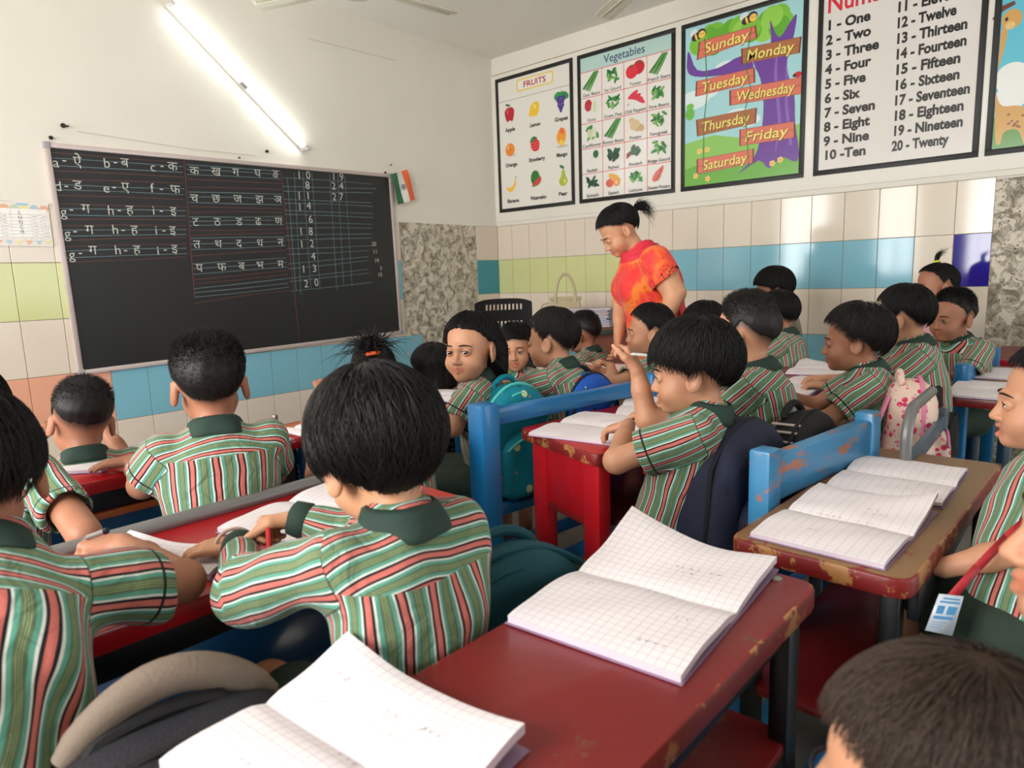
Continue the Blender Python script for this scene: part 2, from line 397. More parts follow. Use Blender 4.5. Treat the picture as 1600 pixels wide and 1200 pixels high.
for c, y0, y1 in [('w', 228, 270), ('w', 258, 290), ('w', 290, 318), ('r', 320, 348), ('r', 368, 385), ('w', 400, 415), ('w', 430, 445), ('w', 465, 480), ('r', 490, 505), ('r', 528, 528), ('w', 555, 553), ('w', 585, 577), ('w', 610, 605), ('r', 640, 628), ('r', 672, 655), ('w', 690, 683), ('w', 725, 707),
        ('w', 760, 735), ('r', 800, 765), ('w', 850, 812), ('w', 880, 840), ('w', 915, 868), ('r', 950, 890), ('r', 975, 915), ('w', 1005, 940), ('w', 1030, 970), ('w', 1058, 995), ('r', 1095, 1015)]:
    chalk(z2, 165+(y0-228)*.06, y0, 750+(y0-228)*.065, y1, RD if c == 'r' else TL)
for x0, y0, x1, y1 in [(760, 310, 1320, 350), (765, 365, 1350, 380), (770, 395, 1330, 405), (770, 445, 1320, 468), (775, 470, 1330, 490), (775, 515, 1330, 535), (780, 540, 1330, 560), (780, 595, 1325, 602), (785, 625, 1325, 625), (785, 675, 1325, 662), (790, 700, 1330, 688),
        (795, 755, 1330, 735), (795, 790, 1305, 765), (800, 850, 1300, 805), (800, 880, 1300, 828), (805, 940, 1305, 882), (810, 960, 1305, 908), (815, 1020, 1325, 965),
        (795, 310, 850, 1020), (838, 275, 880, 1040), (892, 275, 942, 1000), (948, 275, 1000, 1000), (1060, 290, 1105, 1010), (1110, 292, 1147, 975), (1155, 297, 1200, 985)]:
    chalk(z2, x0, y0, x1, y1, TL)
chalk(z2, 150, 192, 215, 1050, RD, .005); chalk(z2, 755, 262, 872, 1335, RD, .005)
def glyph(t, x, y, h=.074):
    p = fx(x, y); A.text(t, p[0]+.006, p[1]-h*.36, h, WH, align='CENTER', bold=-.006)
for y, row in [(252, [('a', 85, 1), ('-', 98, -4), ('ऐ', 119, -1), ('b', 165, 2), ('-', 178, -1), ('ब', 193, 1), ('c', 237, 8), ('-', 251, 5), ('क', 268, 7)]),
        (288, [('d', 88, 2), ('-', 101, 0), ('ड', 119, 0), ('e', 164, 5), ('-', 176, 2), ('ए', 194, 3), ('f', 236, 5), ('-', 250, 5), ('फ', 272, 7)]),
        (329, [('g', 97, 1), ('-', 109, -4), ('ग', 132, -4), ('h', 171, -1), ('-', 184, -3), ('ह', 201, -2), ('i', 238, -1), ('-', 250, -2), ('इ', 269, 0)]),
        (361, [('g', 103, 3), ('-', 115, -2), ('ग', 138, -3), ('h', 178, -3), ('-', 190, -4), ('ह', 208, -3), ('i', 242, -2), ('-', 254, -3), ('इ', 268, -2)]),
        (393, [('g', 110, 4), ('-', 123, 0), ('ग', 143, -3), ('h', 182, -3), ('-', 194, -4), ('ह', 212, -4), ('i', 245, -2), ('-', 256, -5), ('इ', 271, -5)])]:
    for t, x, dy in row: glyph(t, x, y+dy)
for y, dy, row, xs_ in [(266, 5, 'कखगघङ', (302, 336, 367, 401, 429)), (309, 2, 'चछजझञ', (302, 336, 370, 404, 433)), (346, -1, 'टठडढण', (304, 338, 372, 402, 434)), (381, -3, 'तथदधन', (306, 340, 372, 405, 437)), (418, -6, 'पफबभम', (310, 345, 376, 405, 437))]:
    for k, t in enumerate(row): glyph(t, xs_[k], y+dy*k/4)
for t, x, y in [('1', 466, 273), ('0', 480, 273), ('8', 479, 289), ('1', 466, 305), ('1', 480, 305), ('1', 467, 323), ('4', 481, 321), ('6', 484, 342), ('1', 469, 361), ('8', 484, 361), ('1', 470, 381), ('2', 486, 380), ('4', 488, 400),
        ('1', 473, 420), ('3', 490, 419), ('2', 477, 443), ('0', 493, 441), ('1', 520, 275), ('9', 532, 276), ('2', 520, 290), ('4', 532, 290), ('2', 521, 307), ('7', 532, 307)]: glyph(t, x, y, .074)
for t, x, y in [('20', 583, 381), ('11', 585, 393), ('19', 588, 407), ('3', 594, 419), ('10', 593, 429)]: glyph(t, x, y, .045)
A.build('chalk_writing', board, Vector((0, YF-.0125, 0)), EX_F, EZ, [mat('chalk_%d' % i, rgb(*c), .95, .12, 90) for i, c in enumerate(A.cols)])
# ---- screws and nails left in the board wall ----
NAIL = [((97, 197), .013, 'dark wall hook above the top left corner of the chalkboard'), ((78, 216), .011, 'dark screw head at the top left corner of the chalkboard frame'),
        ((415, 237), .011, 'dark nail in the white wall above the chalkboard under the tube light'), ((372, 247), .006, 'tiny pale nail touching the chalkboard top edge near its middle'),
        ((600, 270), .008, 'dark screw head at the top right corner of the chalkboard frame'), ((609, 258), .006, 'small nail above the paper flag'), ((127, 592), .014, 'dark bracket screw under the bottom left corner of the chalkboard')]
for (x, y), r, lab in NAIL:
    p = onF(x, y); o = MB(); Mx = Matrix.Translation(p) @ Matrix.Rotation(PI/2, 4, 'X')
    o.lathe([(r*.45, -.001), (r*.45, .016), (r, .017), (r*.9, .022), (r*.3, .024)], 12, 0, Mx); 
    if r > .012: o.tube([p+Vector((0, -.02, 0)), p+Vector((r*.9, -.026, -.004)), p+Vector((r*1.8, -.022, 0))], r*.35, 8)
    tag(o.build('wall_screw', M_dark), lab, 'screw', 'nails and screws in the board wall')
# ---- tube light ----
a, b = onF(265, 2, .05), onF(480, 232, .05)
tl = thing('tube_light', 'long white lit tube light fixed diagonally on the wall above the chalkboard', 'tube light', (a+b)/2); d = (b-a).normalized(); base = (a+b)/2; bpy.context.view_layer.update()
M_lit, nt, bb = nodes_of('lit_tube'); bb.inputs['Emission Color'].default_value = (.93, 1, .98, 1); bb.inputs['Emission Strength'].default_value = 11
hl = (b-a).length/2
mb = MB(); mb.tube([-d*(hl-.02), d*(hl-.02)], .0125, 16); mb.build('lit_tube', M_lit, tl)
mb = MB(); off = Vector((0, .036, 0)); mb.bar(-d*hl+off, d*hl+off, .04, .024, (0, 1, 0), .004); mb.build('batten', mat('batten_enamel', rgb(228, 226, 220), .4), tl)
for s in (-1, 1):
    mb = MB(); mb.tube([d*s*(hl-.028), d*s*hl], .017, 14); mb.bar(d*s*(hl-.014), d*s*(hl-.014)+off*.8, .022, .026, d, .003); mb.build('end_holder', mat('batten_enamel', None), tl)
mb = MB(); mb.bar(d*-.02+Vector((0, .01, -.015)), d*.03+Vector((0, .01, -.015)), .03, .03, (0, 1, 0), .004); mb.build('holder_clip', mat('clip_plastic', rgb(150, 146, 140), .5), tl)
# ---- paper flag ----
c = [onF(x, y, .045) for x, y in ((611, 272), (636, 265), (648, 312), (621, 320))]
fl = MB(); n = 12; G = []
for i in range(n+1):
    for j in range(n+1):
        u, v = i/n, j/n; p = (c[0]*(1-u)+c[1]*u)*(1-v)+(c[3]*(1-u)+c[2]*u)*v
        p.y -= .006*math.sin(u*7+v*4)+.012*v; G.append(p)
fl.add(G+[p+Vector((0, .0012, 0)) for p in G], [q for i in range(n) for j in range(n) for q in ((i*(n+1)+j, i*(n+1)+j+1, (i+1)*(n+1)+j+1, (i+1)*(n+1)+j), (169+i*13+j, 169+(i+1)*13+j, 169+(i+1)*13+j+1, 169+i*13+j+1))], [k for i in range(n) for j in range(n) for k in (0 if i < 4 else 1 if i < 8 else 2,)*2])
flag = tag(fl.build('paper_flag', [mat('flag_green', rgb(44, 110, 74), .6), mat('flag_white', rgb(232, 228, 222), .6), mat('flag_orange', rgb(238, 108, 60), .6)]), 'small paper flag in green, white and orange bands hanging at the chalkboard corner', 'flag')
m = (c[0]+c[1]+c[2]+c[3])/4+Vector((-.004, -.017, .0)); A = Art()
for k in range(24): a0 = 2*PI*k/24; A.stroke([(0, 0), (.019*math.cos(a0), .019*math.sin(a0))], .0012, (40, 50, 110), False)
A.stroke([(.021*math.cos(2*PI*k/24), .021*math.sin(2*PI*k/24)) for k in range(25)], .004, (40, 50, 110)); A.build('wheel_emblem', flag, m, EX_F, EZ)
# ---- timetable sheet left of the board ----
p0 = onF(-60, 384, .004); p1 = onF(74, 318, .004); w_, h_ = p1.x-p0.x, p1.z-p0.z
tt = MB(); tt.box(0, w_, -.002, .003, 0, h_, bev=.0008); sheet = tag(tt.build('timetable_sheet', mat('poster_paper', rgb(236, 228, 220), .6, .02, 5), None, 0, Vector((p0.x, YF-.0115, p0.z))), 'white printed timetable sheet with LUNCH column on the tiles left of the chalkboard', 'timetable'); bpy.context.view_layer.update()
A = Art(); cw = w_/9
for k in range(9):
    A.ell(cw*(k+.5), h_*.865, cw*.46, .018, [(226, 168, 128), (190, 206, 170), (226, 214, 150), (170, 190, 200)][k % 4]); A.poly([(cw*k+.004, .03), (cw*(k+1)-.004, .03), (cw*(k+.5), .008)], [(226, 168, 128), (170, 196, 206), (226, 214, 150)][k % 3])
A.ell(w_*.7, h_*.95, .03, .006, (150, 190, 214)); A.poly([(.01, .04), (w_-.012, .04), (w_-.012, h_*.85), (.01, h_*.85)], (240, 234, 228))
for r in range(8): A.stroke([(.012, .045+r*.0165), (w_-.014, .045+r*.0165)], .001, (206, 196, 196), False)
for k in range(1, 9): A.stroke([(cw*k, .04), (cw*k, h_*.85)], .001, (206, 196, 196), False)
for k in range(9):
    for r in range(7):
        if k != 5 and k != 6: A.stroke([(cw*k+.008, .053+r*.0165), (cw*k+cw*random.uniform(.5, .8), .053+r*.0165)], .0022, (186, 172, 176), False)
for k, t in enumerate('LUNCH'): A.text(t, w_*.66, h_*.72-k*.024, .026, (60, 48, 52), align='CENTER')
A.build('printed_timetable', sheet, Vector((p0.x, YF-.0139, p0.z)), EX_F, EZ)
# ---- five framed charts ----
M_pf = mat('black_chart_border', rgb(22, 20, 20), .5, .05, 10)
def chart(name, label, y_left, y_right, bg, z0=.576, z1=1.715):
    o = thing(name, label, 'poster', (XR-.0165, y_left, HC+z0), 0, 'framed teaching charts on the right wall'); bpy.context.view_layer.update()
    w, h = y_left-y_right, z1-z0
    mb = MB(); mb.box(-.004, 0, -w, 0, 0, h); mb.build('chart_panel', [mat('chart_bg_%d_%d_%d' % bg, rgb(*bg), .22, .015, 3, coat=.35)], o, 0)
    mb = MB(); t = .032
    for a0, a1, b0, b1 in ((-w, 0, 0, t), (-w, 0, h-t, h), (-w, -w+t, t, h-t), (-t, 0, t, h-t)): mb.box(-.0075, 0, a0, a1, b0, b1, bev=.0015)
    mb.build('black_border', M_pf, o); return o, w, h
def loc_of(y_left, z0=.576):
    def f(x, y): p = onR(x, y, .0215); return (y_left-p.y, p.z-HC-z0)
    return f
def fin(A, nm, o, y_left, z0=.576): return A.build(nm, o, Vector((XR-.0209, y_left, HC+z0)), EX_R, EZ)
K = (30, 28, 28)
# fruits
o, w, h = chart('fruit_chart', 'framed chart of nine fruits titled FRUITS nearest the room corner', 4.218, 3.382, (232, 228, 220)); q = loc_of(4.218); A = Art(); s = .055
x, y = q(835, 127); A.poly([(x+a, y+b) for a, b in rrect(-.2, .2, -.05, .05, .025)], (238, 208, 110)); A.poly([(x+a, y+b) for a, b in rrect(-.185, .185, -.037, .037, .018)], (240, 236, 226)); A.text('FRUITS', x, y-.024, .066, (178, 30, 44), .24, .02, 'CENTER')
A.stroke([(.032, h*.825), (w-.032, h*.825)], .003, (90, 84, 80))
x, y = q(796, 178); A.blob([(x-s, y+.02), (x-.02, y+.055), (x, y+.045), (x+.02, y+.055), (x+s, y+.02), (x+.035, y-.06), (x, y-.055), (x-.035, y-.06)], (190, 30, 48)); A.ell(x-.02, y+.02, .012, .025, (214, 70, 80)); A.stroke([(x, y+.045), (x+.01, y+.08)], .006, (80, 50, 30)); A.ell(x-.02, y+.075, .024, .01, (60, 110, 60), -.3)
x, y = q(835, 170); A.blob([(x-.06, y-.045), (x-.045, y+.02), (x, y+.055), (x+.045, y+.045), (x+.05, y-.01), (x+.02, y-.055), (x-.03, y-.055)], (242, 196, 40)); A.ell(x+.005, y+.02, .014, .02, (250, 226, 120))
x, y = q(876, 158)
A.ell(x-.03, y+.045, .04, .03, (40, 150, 80), .4); A.ell(x+.04, y+.04, .045, .028, (36, 140, 74), -.5); A.stroke([(x, y+.03), (x+.01, y+.085)], .006, (60, 90, 50))
for r, cnt in enumerate((4, 4, 3, 3, 2, 1)):
    for k in range(cnt): A.ell(x+(k-(cnt-1)/2)*.022, y+.03-r*.021, .013, .013, (62, 44, 132) if (r+k) % 2 else (80, 62, 150), n=12)
x, y = q(797, 234); A.ell(x+.02, y-.048, .05, .012, (206, 202, 196)); A.ell(x, y, .054, .054, (240, 140, 50)); A.ell(x+.002, y+.004, .006, .006, (120, 100, 40)); A.ell(x-.02, y+.02, .014, .018, (248, 176, 100))
x, y = q(836, 226); A.blob([(x-.045, y+.03), (x, y+.05), (x+.045, y+.02), (x+.04, y-.04), (x, y-.055), (x-.04, y-.03)], (222, 44, 62)); A.ell(x-.03, y+.042, .03, .016, (60, 130, 60), .7); A.ell(x-.005, y+.055, .03, .012, (50, 120, 54), -.2)
for k in range(9): A.ell(x-.025+.025*(k % 3), y-.03+.022*(k//3), .003, .004, (250, 200, 160), n=8, up=False)
x, y = q(877, 214); A.ell(x+.01, y-.075, .06, .01, (196, 192, 190)); A.blob([(x-.035, y+.04), (x, y+.075), (x+.04, y+.05), (x+.045, y-.01), (x+.015, y-.07), (x-.03, y-.05), (x-.048, y)], (244, 160, 50)); A.blob([(x-.02, y+.05), (x+.01, y+.07), (x+.035, y+.04), (x+.01, y+.02)], (236, 110, 60)); A.ell(x+.0, y-.045, .028, .022, (244, 206, 70))
x, y = q(799, 290); A.blob([(x-.062, y-.005), (x-.02, y-.02), (x+.03, y+.01), (x+.05, y+.06), (x+.055, y+.01), (x+.02, y-.045), (x-.03, y-.05)], (244, 196, 70)); A.stroke([(x+.05, y+.06), (x+.055, y+.075)], .008, (90, 80, 40))
x, y = q(838, 280); A.ell(x-.012, y+.012, .05, .062, (58, 134, 54))
for k in (-2, -1, 0, 1, 2): A.stroke([(x-.012+k*.01, y+.07), (x-.012+k*.019, y+.012), (x-.012+k*.01, y-.046)], .005, (30, 86, 40), k == -2)
A.poly([(x-.03+.085*math.cos(a_), y-.005+.055*math.sin(a_)) for a_ in np.linspace(-1.9, .55, 12)], (70, 150, 60)); A.poly([(x-.028+.075*math.cos(a_), y-.004+.046*math.sin(a_)) for a_ in np.linspace(-1.9, .55, 12)], (228, 50, 64))
x, y = q(880, 277); A.blob([(x-.045, y-.03), (x-.02, y+.015), (x-.012, y+.055), (x+.015, y+.055), (x+.025, y+.015), (x+.045, y-.03), (x+.02, y-.065), (x-.02, y-.065)], (176, 190, 60)); A.ell(x-.012, y+.085, .026, .012, (50, 120, 60), -.5); A.stroke([(x, y+.055), (x+.005, y+.08)], .005, (80, 60, 30)); A.ell(x+.015, y-.03, .012, .018, (214, 218, 130))
for t, px, py in [('Apple', 797, 203), ('Lemon', 836, 195), ('Grapes', 877, 186), ('Orange', 799, 258), ('Strawberry', 839, 249), ('Mango', 878, 242), ('Banana', 802, 314), ('Watermelon', 841, 309), ('Pear', 880, 303)]:
    x, y = q(px, py); A.text(t, x, y-.012, .044, K, min(.175, .0225*len(t)), .035, 'CENTER')
fin(A, 'fruit_pictures', o, 4.218)
# vegetables
o, w, h = chart('vegetable_chart', 'framed chart of vegetables in a red grid titled Vegetables', 3.337, 2.478, (236, 232, 226)); q = loc_of(3.337); A = Art()
A.poly([(.032, h*.878), (w-.032, h*.878), (w-.032, h-.032), (.032, h-.032)], (184, 214, 208)); A.text('Vegetables', w/2, h*.905, .085, (44, 58, 100), .36, .006, 'CENTER')
gx0, gx1, gy0, gy1 = .032, w-.032, .032, h*.878
for k in range(1, 4): A.stroke([(gx0+(gx1-gx0)*k/4, gy0), (gx0+(gx1-gx0)*k/4, gy1)], .005, (226, 70, 80), k == 1)
for k in range(1, 6): A.stroke([(gx0, gy0+(gy1-gy0)*k/5), (gx1, gy0+(gy1-gy0)*k/5)], .005, (226, 70, 80), False)
G1, G2, G3 = (58, 140, 60), (34, 104, 52), (120, 176, 90)
VEG = ['Gaur Beans', 'Ivy Gourd', 'Tomato', 'French Beans', 'Onion', 'Green Peas', 'Chili Peppers', 'Fava Beans', 'Cauliflower', 'Runner Beans', 'Potato', 'Fenugreek', 'Radish', 'Padwal', 'Rhubarb', 'Ridge Gourd', 'Spinach', 'Squash', 'Lettuce', 'Sweet Potato']
for i, t in enumerate(VEG):
    cx, cy = gx0+(gx1-gx0)*(i % 4+.5)/4, gy0+(gy1-gy0)*(4.5-i//4)/5+.022; rr = random.Random(i)
    A.text(t, cx, cy-.108, .034, (70, 66, 66), min(.185, .0165*len(t)), .015, 'CENTER')
    def many(n, rx, ry, cols, sp=.05, rot=None):
        for k in range(n): A.ell(cx+rr.uniform(-sp, sp), cy+rr.uniform(-sp*.8, sp*.8), rx, ry, cols[k % len(cols)], rr.uniform(0, 3) if rot is None else rot+rr.uniform(-.2, .2), 10)
    if 'Beans' in t and t != 'Fava Beans': 
        for k in range(7): ox = (k-3)*.011; A.stroke([(cx-.05+ox, cy-.06-ox*.4), (cx+ox, cy), (cx+.05+ox*.6, cy+.065)], .009, (G1, G2, G3)[k % 3])
    elif t == 'Tomato': A.ell(cx+.03, cy+.012, .05, .05, (206, 34, 50)); A.ell(cx-.03, cy-.008, .052, .05, (226, 50, 62)); A.ell(cx-.03, cy+.03, .018, .006, G2, .4); A.ell(cx+.04, cy+.045, .018, .006, G2)
    elif t == 'Onion': A.ell(cx-.03, cy+.015, .036, .045, (190, 50, 66)); A.ell(cx+.03, cy-.008, .034, .045, (224, 232, 206)); A.stroke([(cx+.03, cy-.04), (cx+.03, cy+.045)], .004, (150, 180, 120))
    elif t == 'Chili Peppers': 
        for k in range(4): A.ell(cx-.02+k*.02, cy+.02-k*.016, .05, .016, (222, 50, 76), .5-k*.35)
        A.stroke([(cx-.055, cy-.04), (cx-.07, cy-.05)], .007, G1)
    elif t == 'Potato': many(6, .034, .027, [(206, 172, 128), (222, 192, 150)], .045)
    elif t == 'Cauliflower': many(7, .03, .014, [G1, G3], .05); many(12, .02, .018, [(222, 224, 200), (206, 210, 182)], .032)
    elif t == 'Squash': A.ell(cx-.035, cy-.02, .035, .032, (222, 96, 66)); A.ell(cx+.01, cy+.015, .06, .026, (238, 168, 70), -.5); A.ell(cx+.028, cy-.02, .03, .03, (240, 140, 60)); A.ell(cx+.028, cy-.02, .014, .016, (248, 190, 120))
    elif t == 'Sweet Potato': many(5, .05, .018, [(226, 120, 106), (206, 96, 90)], .03, 1.0)
    elif t == 'Radish': A.stroke([(cx-.06, cy-.04), (cx-.01, cy-.015), (cx+.02, cy+.01)], [.004, .014, .016], (226, 228, 214)); A.ell(cx+.035, cy+.025, .026, .03, G2)
    elif t == 'Rhubarb':
        for k in range(4): A.stroke([(cx-.08, cy-.05+k*.01), (cx+.01, cy+.005+k*.008)], .007, (150, 50, 70), k == 0)
        many(10, .026, .016, [G2, (44, 84, 60)], .03)
    else: many(16, .027, .010 if 'Padwal' != t else .016, [G1, G2, G3] if t not in ('Spinach', 'Padwal') else [(26, 84, 54), (20, 66, 44)], .046)
fin(A, 'vegetable_pictures', o, 3.337)
# days of the week
o, w, h = chart('days_chart', 'framed cartoon chart of weekday names on planks with a purple tree', 2.432, 1.562, (168, 218, 222)); q = loc_of(2.432); A = Art()
def z4(x, y): return q(1050+x/2.909, y/2.909)
def zz(p): return [z4(*t) for t in p]
x0_, x1_, yb, yt = .032, w-.032, .032, h-.032
def cl(P): return [(min(x1_, max(x0_, x)), min(yt, max(yb, y))) for x, y in P]
A.poly([(x0_, yb), (x1_, yb), (x1_, .34), (.5, .30), (.25, .36), (x0_, .33)], (142, 200, 98)); A.poly([(x0_, yb), (x1_, yb), (x1_, .17), (.5, .13), (.2, .19), (x0_, .15)], (110, 178, 70))
for cx, cy, r_ in ((.1, .62, .09), (.2, .66, .07), (.42, .45, .08), (.5, .42, .06), (.33, .79, .06)): A.ell(cx, cy, r_*1.3, r_*.7, (226, 240, 240))
rr = random.Random(4)
for k in range(26): 
    cx, cy, r_ = x0_+.07+rr.random()*(x1_-x0_-.14), yt-.07-rr.random()*.09, .07
    A.ell(cx, min(cy, yt-.07), .07, .068, ((126, 196, 60), (100, 176, 50), (150, 210, 80))[k % 3])
A.blob(cl(zz([(370, 285), (385, 235), (448, 200), (445, 90), (470, 150), (495, 165), (540, 95), (568, 68), (548, 190), (524, 270), (528, 340), (556, 430), (560, 560), (585, 690), (560, 735), (500, 715), (440, 765), (395, 730), (300, 790), (372, 715), (402, 620), (416, 480), (402, 360)])), (112, 66, 158), 3)
A.blob(cl(zz([(322, 252), (210, 308), (115, 318), (80, 240), (70, 250), (72, 330), (130, 350), (250, 338), (370, 310)])), (112, 66, 158), 3)
for p in ([(480, 200), (470, 330), (490, 560), (470, 690)], [(520, 300), (520, 480), (540, 660)]): A.stroke(zz(p), [.008, .02, .02, .006][:len(p)], (144, 100, 186))
PL, PB = (222, 118, 96), (176, 110, 70)
for t, c_, P in [('Sunday', PL, [(128, 190), (375, 118), (382, 172), (118, 270)]), ('Monday', PB, [(320, 222), (583, 168), (575, 240), (322, 290)]), ('Tuesday', PL, [(115, 370), (370, 310), (372, 375), (112, 437)]), ('Wednesday', PL, [(268, 410), (590, 350), (588, 425), (268, 478)]),
        ('Thursday', PB, [(115, 545), (380, 492), (375, 560), (120, 618)]), ('Friday', PL, [(312, 590), (553, 553), (553, 625), (312, 662)]), ('Saturday', PL, [(118, 725), (367, 678), (365, 740), (118, 790)])]:
    Q = [Vector(v) for v in zz(P)]; c0 = sum(Q, Vector((0, 0)))/4
    A.poly([tuple(c0+(v-c0)*1.05) for v in Q], (120, 50, 48)); A.poly([tuple(v) for v in Q], c_)
    A.stroke([Q[0]*.5+Q[3]*.5, Q[1]*.5+Q[2]*.5], .003, (150, 70, 60))
    ang = math.atan2(Q[1].y-Q[0].y+Q[2].y-Q[3].y, Q[1].x-Q[0].x+Q[2].x-Q[3].x); wd = (Q[1]-Q[0]).length*.82; up = Vector((-math.sin(ang), math.cos(ang)))
    A.text(t, *(c0-up*.032+Vector((.004, -.004))), .092, (92, 50, 30), wd, .022, 'CENTER', ang, .12); A.text(t, *(c0-up*.032), .092, (244, 226, 120), wd, .012, 'CENTER', ang, .12)
for p in ([(150, 175), (160, 420), (145, 560), (143, 780)], [(362, 120), (335, 300), (358, 400), (332, 500), (350, 760)]): A.stroke(zz(p), .007, (70, 120, 50))
for bx_, by_ in ((128, 155), (360, 78)):
    x, y = z4(bx_, by_); A.ell(x-.05, y+.02, .03, .02, (226, 234, 240), .6); A.ell(x-.03, y-.012, .035, .026, (60, 40, 60), .3); A.ell(x-.03, y-.012, .008, .026, (244, 206, 80), .3); A.ell(x+.01, y, .034, .034, (60, 40, 60)); A.ell(x+.014, y-.006, .025, .025, (246, 206, 90))
    for e in (-.008, .01): A.ell(x+.014+e, y-.002, .003, .004, K)
x, y = z4(572, 338); A.ell(x, y, .026, .018, (210, 40, 60)); A.ell(x-.022, y-.002, .01, .01, K)
for fx_, fy_ in ((125, 688), (160, 680), (108, 800), (162, 812), (456, 742), (492, 726)):
    x, y = z4(fx_, fy_)
    for k in range(5): A.ell(x+.012*math.cos(k*1.257), y+.012*math.sin(k*1.257), .009, .009, (246, 206, 120), n=10)
    A.ell(x, y, .007, .007, (236, 150, 60), n=10)
x, y = z4(82, 520); A.ell(x, y, .035, .04, (110, 186, 70)); A.ell(x, y+.05, .03, .022, (120, 196, 80))
fin(A, 'weekday_picture', o, 2.432)
# numbers
o, w, h = chart('number_chart', 'framed white chart of number words one to twenty', 1.503, .618, (226, 220, 214)); q = loc_of(1.503); A = Art()
xa, ya = q(1292, 21); A.text('Numbers', xa, ya, .15, (214, 40, 60), .46, .02)
xa, ya = q(1291, 48); xb, yb_ = q(1286, 250)
x2, y2 = q(1400, 20); x3, y3 = q(1393, 236)
W1 = 'One Two Three Four Five Six Seven Eight Nine Ten'.split(); W2 = 'Eleven Twelve Thirteen Fourteen Fifteen Sixteen Seventeen Eighteen Nineteen Twenty'.split()
for k in range(10):
    A.text('%d - %s' % (k+1, W1[k]) if k < 9 else '10 -Ten', xa+(xb-xa)*k/9, ya+(yb_-ya)*k/9, .078, K, None, .042)
    A.text('%d - %s' % (k+11, W2[k]), x2+(x3-x2)*k/9, y2+(y3-y2)*k/9, .078, K, .0265*(len(W2[k])+5), .042)
fin(A, 'number_words', o, 1.503)
# animals and numbers at the right edge
o, w, h = chart('giraffe_chart', 'framed chart with a cartoon giraffe at the right edge of the wall', .59, -.28, (96, 194, 216)); q = loc_of(.59); A = Art()
for cx, cy in ((1465, 385), (1500, 440), (1540, 450), (1470, 350)): x, y = z4(cx, cy); A.ell(max(.1, x), y, .07, .06, (238, 240, 236))
A.poly([(.032, .032), (.3, .032), (.3, .1), (.032, .2)], (96, 150, 70)); G_ = (214, 164, 90)
P = zz([(1500, 130), (1478, 240), (1452, 330), (1440, 440), (1450, 500), (1470, 640), (1490, 655), (1510, 600), (1570, 590), (1600, 655), (1625, 655), (1630, 520), (1580, 480), (1500, 480), (1475, 420), (1480, 330), (1510, 220), (1525, 140)]); A.blob([(max(.034, x), max(.034, y)) for x, y in P], G_, 4)
x, y = z4(1508, 95); A.ell(max(.08, x), y, .045, .05, G_); A.ell(x+.012, y+.005, .007, .01, K); A.ell(x+.03, y-.03, .022, .02, (232, 196, 130))
A.stroke(zz([(1460, 90), (1500, 40), (1560, 10)]), [.012, .03, .02], (110, 60, 40))
for k in range(9): x, y = z4(1520+random.uniform(0, 90), 500+random.uniform(0, 80)); A.ell(x, y, .008, .007, (150, 96, 50), n=8, up=k == 0)
A.poly([(.29, .25), (w-.04, .25), (w-.04, h-.1), (.29, h-.1)], (232, 230, 224))
for k in range(10): A.text('%d' % (k+1) if k < 9 else '10', .31, h-.2-k*.075, .06, K, None, .006); A.text('%d' % (k+11), .55, h-.2-k*.075, .06, K, None, .006)
fin(A, 'giraffe_picture', o, .59)
# ---- ceiling fans ----
M_blade = mat('fan_blade_paint', rgb(206, 200, 180), .35, .06, 6, coat=.3)
def fan(hub, ang0, label):
    f = thing('ceiling_fan', label, 'ceiling fan', hub, 0, 'ceiling fans')
    mb = MB(); mb.lathe([(.012, .06), (.09, .05), (.115, .02), (.115, -.015), (.09, -.045), (.02, -.055)], 28); mb.build('motor', M_blade, f)
    mb = MB(); top = ZCEIL-hub[2]; mb.tube([(0, 0, .05), (0, 0, top)], .012, 10); mb.lathe([(.012, top-.1), (.05, top-.03), (.055, top)], 20); mb.build('down_rod', M_blade, f)
    for k in range(3):
        M = Matrix.Rotation(ang0+k*2*PI/3, 4, 'Z')
        mb = MB(); T_ = Matrix.Rotation(.18, 4, 'X'); o_ = [(.16, -.045), (.5, -.062), (.64, -.066), (.655, -.03), (.64, .05), (.5, .06), (.16, .045)]
        mb.slab(o_, -.004, .004, .003, 0, M @ T_); mb.bar(M @ Vector((.2, .012, -.006)), M @ Vector((.63, .012, -.006)), .012, .008, (0, 0, 1), .002); b_ = mb.build('blade', M_blade, f)
        mb = MB(); mb.bar(M @ Vector((.09, 0, 0)), M @ Vector((.22, 0, 0)), .04, .008, (0, 0, 1), .002); mb.build('blade_arm', M_dark, b_)
h1 = onZ(556, -22, 2.7); tip = onZ(708, 22, 2.7); fan(h1, math.atan2(tip.y-h1.y, tip.x-h1.x), 'cream ceiling fan above the chalkboard, blade reaching towards the corner')
tip = onZ(940, 27, 2.7); dv = (onZ(972, 0, 2.7)-tip).normalized(); h2 = tip+dv*.65; fan(h2, math.atan2(tip.y-h2.y, tip.x-h2.x), 'cream ceiling fan near the charts with one blade tip showing')
